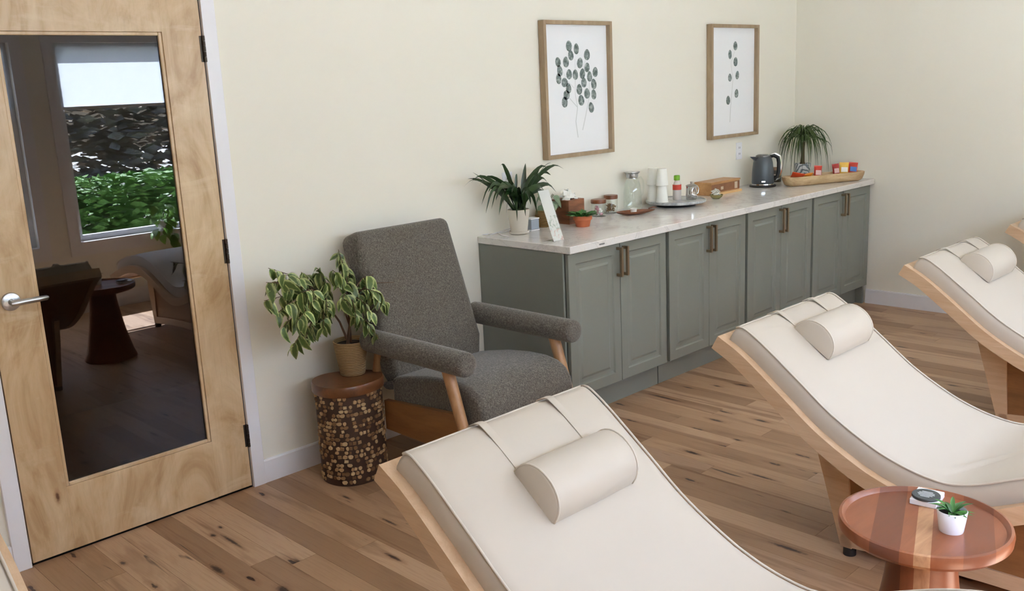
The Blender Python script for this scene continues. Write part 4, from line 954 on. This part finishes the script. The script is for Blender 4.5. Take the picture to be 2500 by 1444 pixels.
# ponytail palm in the corner
q_ = Vector((5.36, -.20, CH)); pn = thing('ponytail_palm', 'ponytail palm with fountain of thin drooping leaves in a striped pot in the corner', 'plant', q_)
t = NT('grey_white_striped_glaze'); wv = t.new('TexWave', wave_type='BANDS', bands_direction='DIAGONAL'); t.link(t.coords('Object'), wv.inputs[0]); wv.inputs['Scale'].default_value = 22; wv.inputs['Distortion'].default_value = 5; wv.inputs['Detail'].default_value = 1
t.set(Base_Color=t.ramp(wv.outputs[1], [(.4, srgb(120, 130, 134)), (.6, srgb(214, 216, 214))]), Roughness=.4)
b = B(); pot_mesh(b, .045, .060, .118); obj('pot', b, t.m, pn, 50)
b = B(); lathe(b, [(.054, .104), (0, .106)], 24, cap=False); obj('soil', b, M['soil'], pn)
b = B(); tube(b, [(0, 0, .098), (.0, 0, .13), (.003, 0, .18), (.004, 0, .27)], [.024, .015, .012, .011], 12); obj('trunk', b, plain('palm_trunk', srgb(84, 72, 48), .9, var=.2, scale=40, bump=.4), pn, 60)
rg = random.Random(17); pmes = []
for k in range(130):
    a = k*2.39996+rg.uniform(-.2, .2); el = rg.random(); R_ = rg.uniform(.11, .20); h0 = .268+.02*rg.random(); d = Vector((cos(a), sin(a), 0)); pk = .03+.10*el
    if d.y > .3: R_ = min(R_, .17/d.y)
    if d.x > .3: R_ = min(R_, .24/d.x)
    end = rg.uniform(.02, .22) if el < .7 else rg.uniform(.22, .30)
    if k % 9 == 0: R_ *= .55; pk = .13; end = .33
    pts = [Vector((0, 0, h0)), d*R_*.35+Vector((0, 0, h0+pk*.8)), d*R_*.72+Vector((0, 0, h0+pk*.8-.02)), d*R_*.96+Vector((0, 0, (h0+end)*.5+.03)), d*R_*1.05+Vector((0, 0, end))]
    put('leaf', strap_mesh('leaf', pts, rg.uniform(.006, .0095), M['palm'], 9, .3, rg.uniform(-1, 1)), None, pn)
# wooden trough with snacks
A_ = Vector((4.935, -.315, CH)); E_ = Vector((5.49, -.565, CH)); dv = E_-A_; LT = dv.length; rz = atan2(dv.y, dv.x)
tg = thing('dough_bowl', 'long carved pale wooden trough at the far end of the counter', 'bowl', (A_+E_)/2, rz)
def rrect(hx, hy, r, z, n=6):
    o = []
    for sx, sy, a0 in ((1, 1, 0), (-1, 1, 90), (-1, -1, 180), (1, -1, 270)):
        for j in range(n+1): a = rad(a0+90*j/n); o.append((sx*(hx-r)+r*cos(a), sy*(hy-r)+r*sin(a), z))
    return o
hx, hy = LT/2+.015, .075
b = B(); loft(b, [rrect(hx-.03, hy-.03, .04, 0), rrect(hx-.012, hy-.010, .055, .012), rrect(hx, hy, .06, .045), rrect(hx+.002, hy+.002, .06, .062), rrect(hx-.004, hy-.004, .056, .066), rrect(hx-.016, hy-.014, .05, .063), rrect(hx-.03, hy-.025, .04, .025), rrect(hx-.06, hy-.04, .03, .016)])
obj('carved_body', b, wood('pale_carved_wood', srgb(172, 140, 100), srgb(214, 188, 148), (2, 7, 7), .6), tg, 50)
def packet(label, mat, w, h, pos, rot, mat2=None):
    t = thing('snack_packet', label, 'snack', pos, 0, 'snack packets in the wooden trough'); t.rotation_euler = rot
    b = B(); n = 8; R = []
    for i in range(n+1):
        f = i/n; z = h*(f-.5); th = .013*sin(pi*f)**.6+.0012; R.append([(x*(1-.05*sin(pi*f)), y, z) for x, y in ((-w/2, -.001), (-w/4, -th), (w/4, -th), (w/2, -.001), (w/2, .001), (w/4, th), (-w/4, th), (-w/2, .001))])
    loft(b, R); o = obj('pouch', b, mat, t, 50)
    if mat2:
        b = B(); box(b, -w*.34, w*.34, -.0150, -.0135, -h*.22, h*.16); obj('printed_patch', b, mat2, t)
    for k in (-1, 1):
        b = B(); box(b, -w/2, w/2, -.0014, .0014, k*h/2-.004, k*h/2+.004); obj('crimped_seal', b, mat, t)
ux_ = dv.normalized(); uy_ = Vector((-ux_.y, ux_.x, 0))
def tpos(s, off, z): return A_+ux_*(LT*s)+uy_*off+Vector((0, 0, z))
red = plain('red_foil', srgb(196, 58, 40), .3, var=.1); org = plain('orange_foil', srgb(226, 138, 44), .35, var=.1); yel = plain('yellow_foil', srgb(232, 186, 78), .35, var=.15); pnk = plain('pale_pink_print', srgb(226, 186, 180), .5); blu = plain('blue_print', srgb(66, 120, 190), .5); wht = M['cup']; orr = plain('vermilion_foil', srgb(214, 84, 50), .35)
packet('orange-red snack packet lying low at the near end of the trough', orr, .085, .075, tpos(.13, -.01, .066), (rad(55), .2, rz-.5))
packet('small orange snack packet beside the orange-red one', org, .06, .055, tpos(.27, -.015, .064), (rad(60), -.2, rz-.4))
packet('red and pink snack packet standing alone mid-trough', red, .055, .085, tpos(.42, .0, .078), (rad(-8), .08, rz-.35), pnk)
packet('dark red snack packet standing at the left of the far cluster', plain('crimson_foil', srgb(168, 56, 52), .35), .05, .085, tpos(.70, .02, .078), (rad(-6), -.1, rz-.35), pnk)
packet('yellow snack packet with white print in the far cluster', yel, .065, .088, tpos(.79, .005, .083), (rad(-4), .05, rz-.4), wht)
packet('red snack packet with blue patch at the far end of the trough', red, .065, .085, tpos(.91, .0, .080), (rad(-10), .12, rz-.4), blu)
# window plants mirrored in the door
for nm, lab, x, hgt, mt, n in (('pothos', 'bright green pothos trailing from the window sill', 2.60, .10, 'pothos', 40), ('rubber_plant', 'tall dark-leaved plant beside the window', 3.0, .95, 'strap', 26)):
    z0 = WZ0 if nm == 'pothos' else .0; yy = YF-.02 if nm == 'pothos' else YF+.22
    t = thing(nm, lab, 'plant', (x, yy if nm == 'pothos' else YF+.25, z0))
    b = B(); pot_mesh(b, .05 if z0 else .12, .06 if z0 else .15, .09 if z0 else .28); obj('pot', b, pw, t, 50)
    lm = leaf_mesh('leaf', .09 if z0 else .16, .065 if z0 else .09, .8, .2, 6, 1, M[mt])
    for k in range(n):
        a = rg.uniform(0, 6.3); r = rg.uniform(.02, .10 if z0 else .16); h = rg.uniform(-.12, .22) if z0 else rg.uniform(.4, 1.5)
        if z0 and h < .09: r = rg.uniform(.07, .12); a = rg.uniform(.6, 2.5)
        put('leaf', lm, None, t, (r*cos(a), r*sin(a)*.8 if z0 else r*sin(a), h), aim((cos(a), sin(a), rg.uniform(-1, .2)), roll=rg.uniform(-.6, .6)))
    b = B()
    for k in range(4): tube(b, [(0, 0, .08 if z0 else .26), (.02*cos(k*1.6), .02*sin(k*1.6), .14 if z0 else .8), (.04*cos(k*1.6), .04*sin(k*1.6), .20 if z0 else 1.45)], .003 if z0 else .007, 6)
    obj('stems', b, M['gstem'], t)
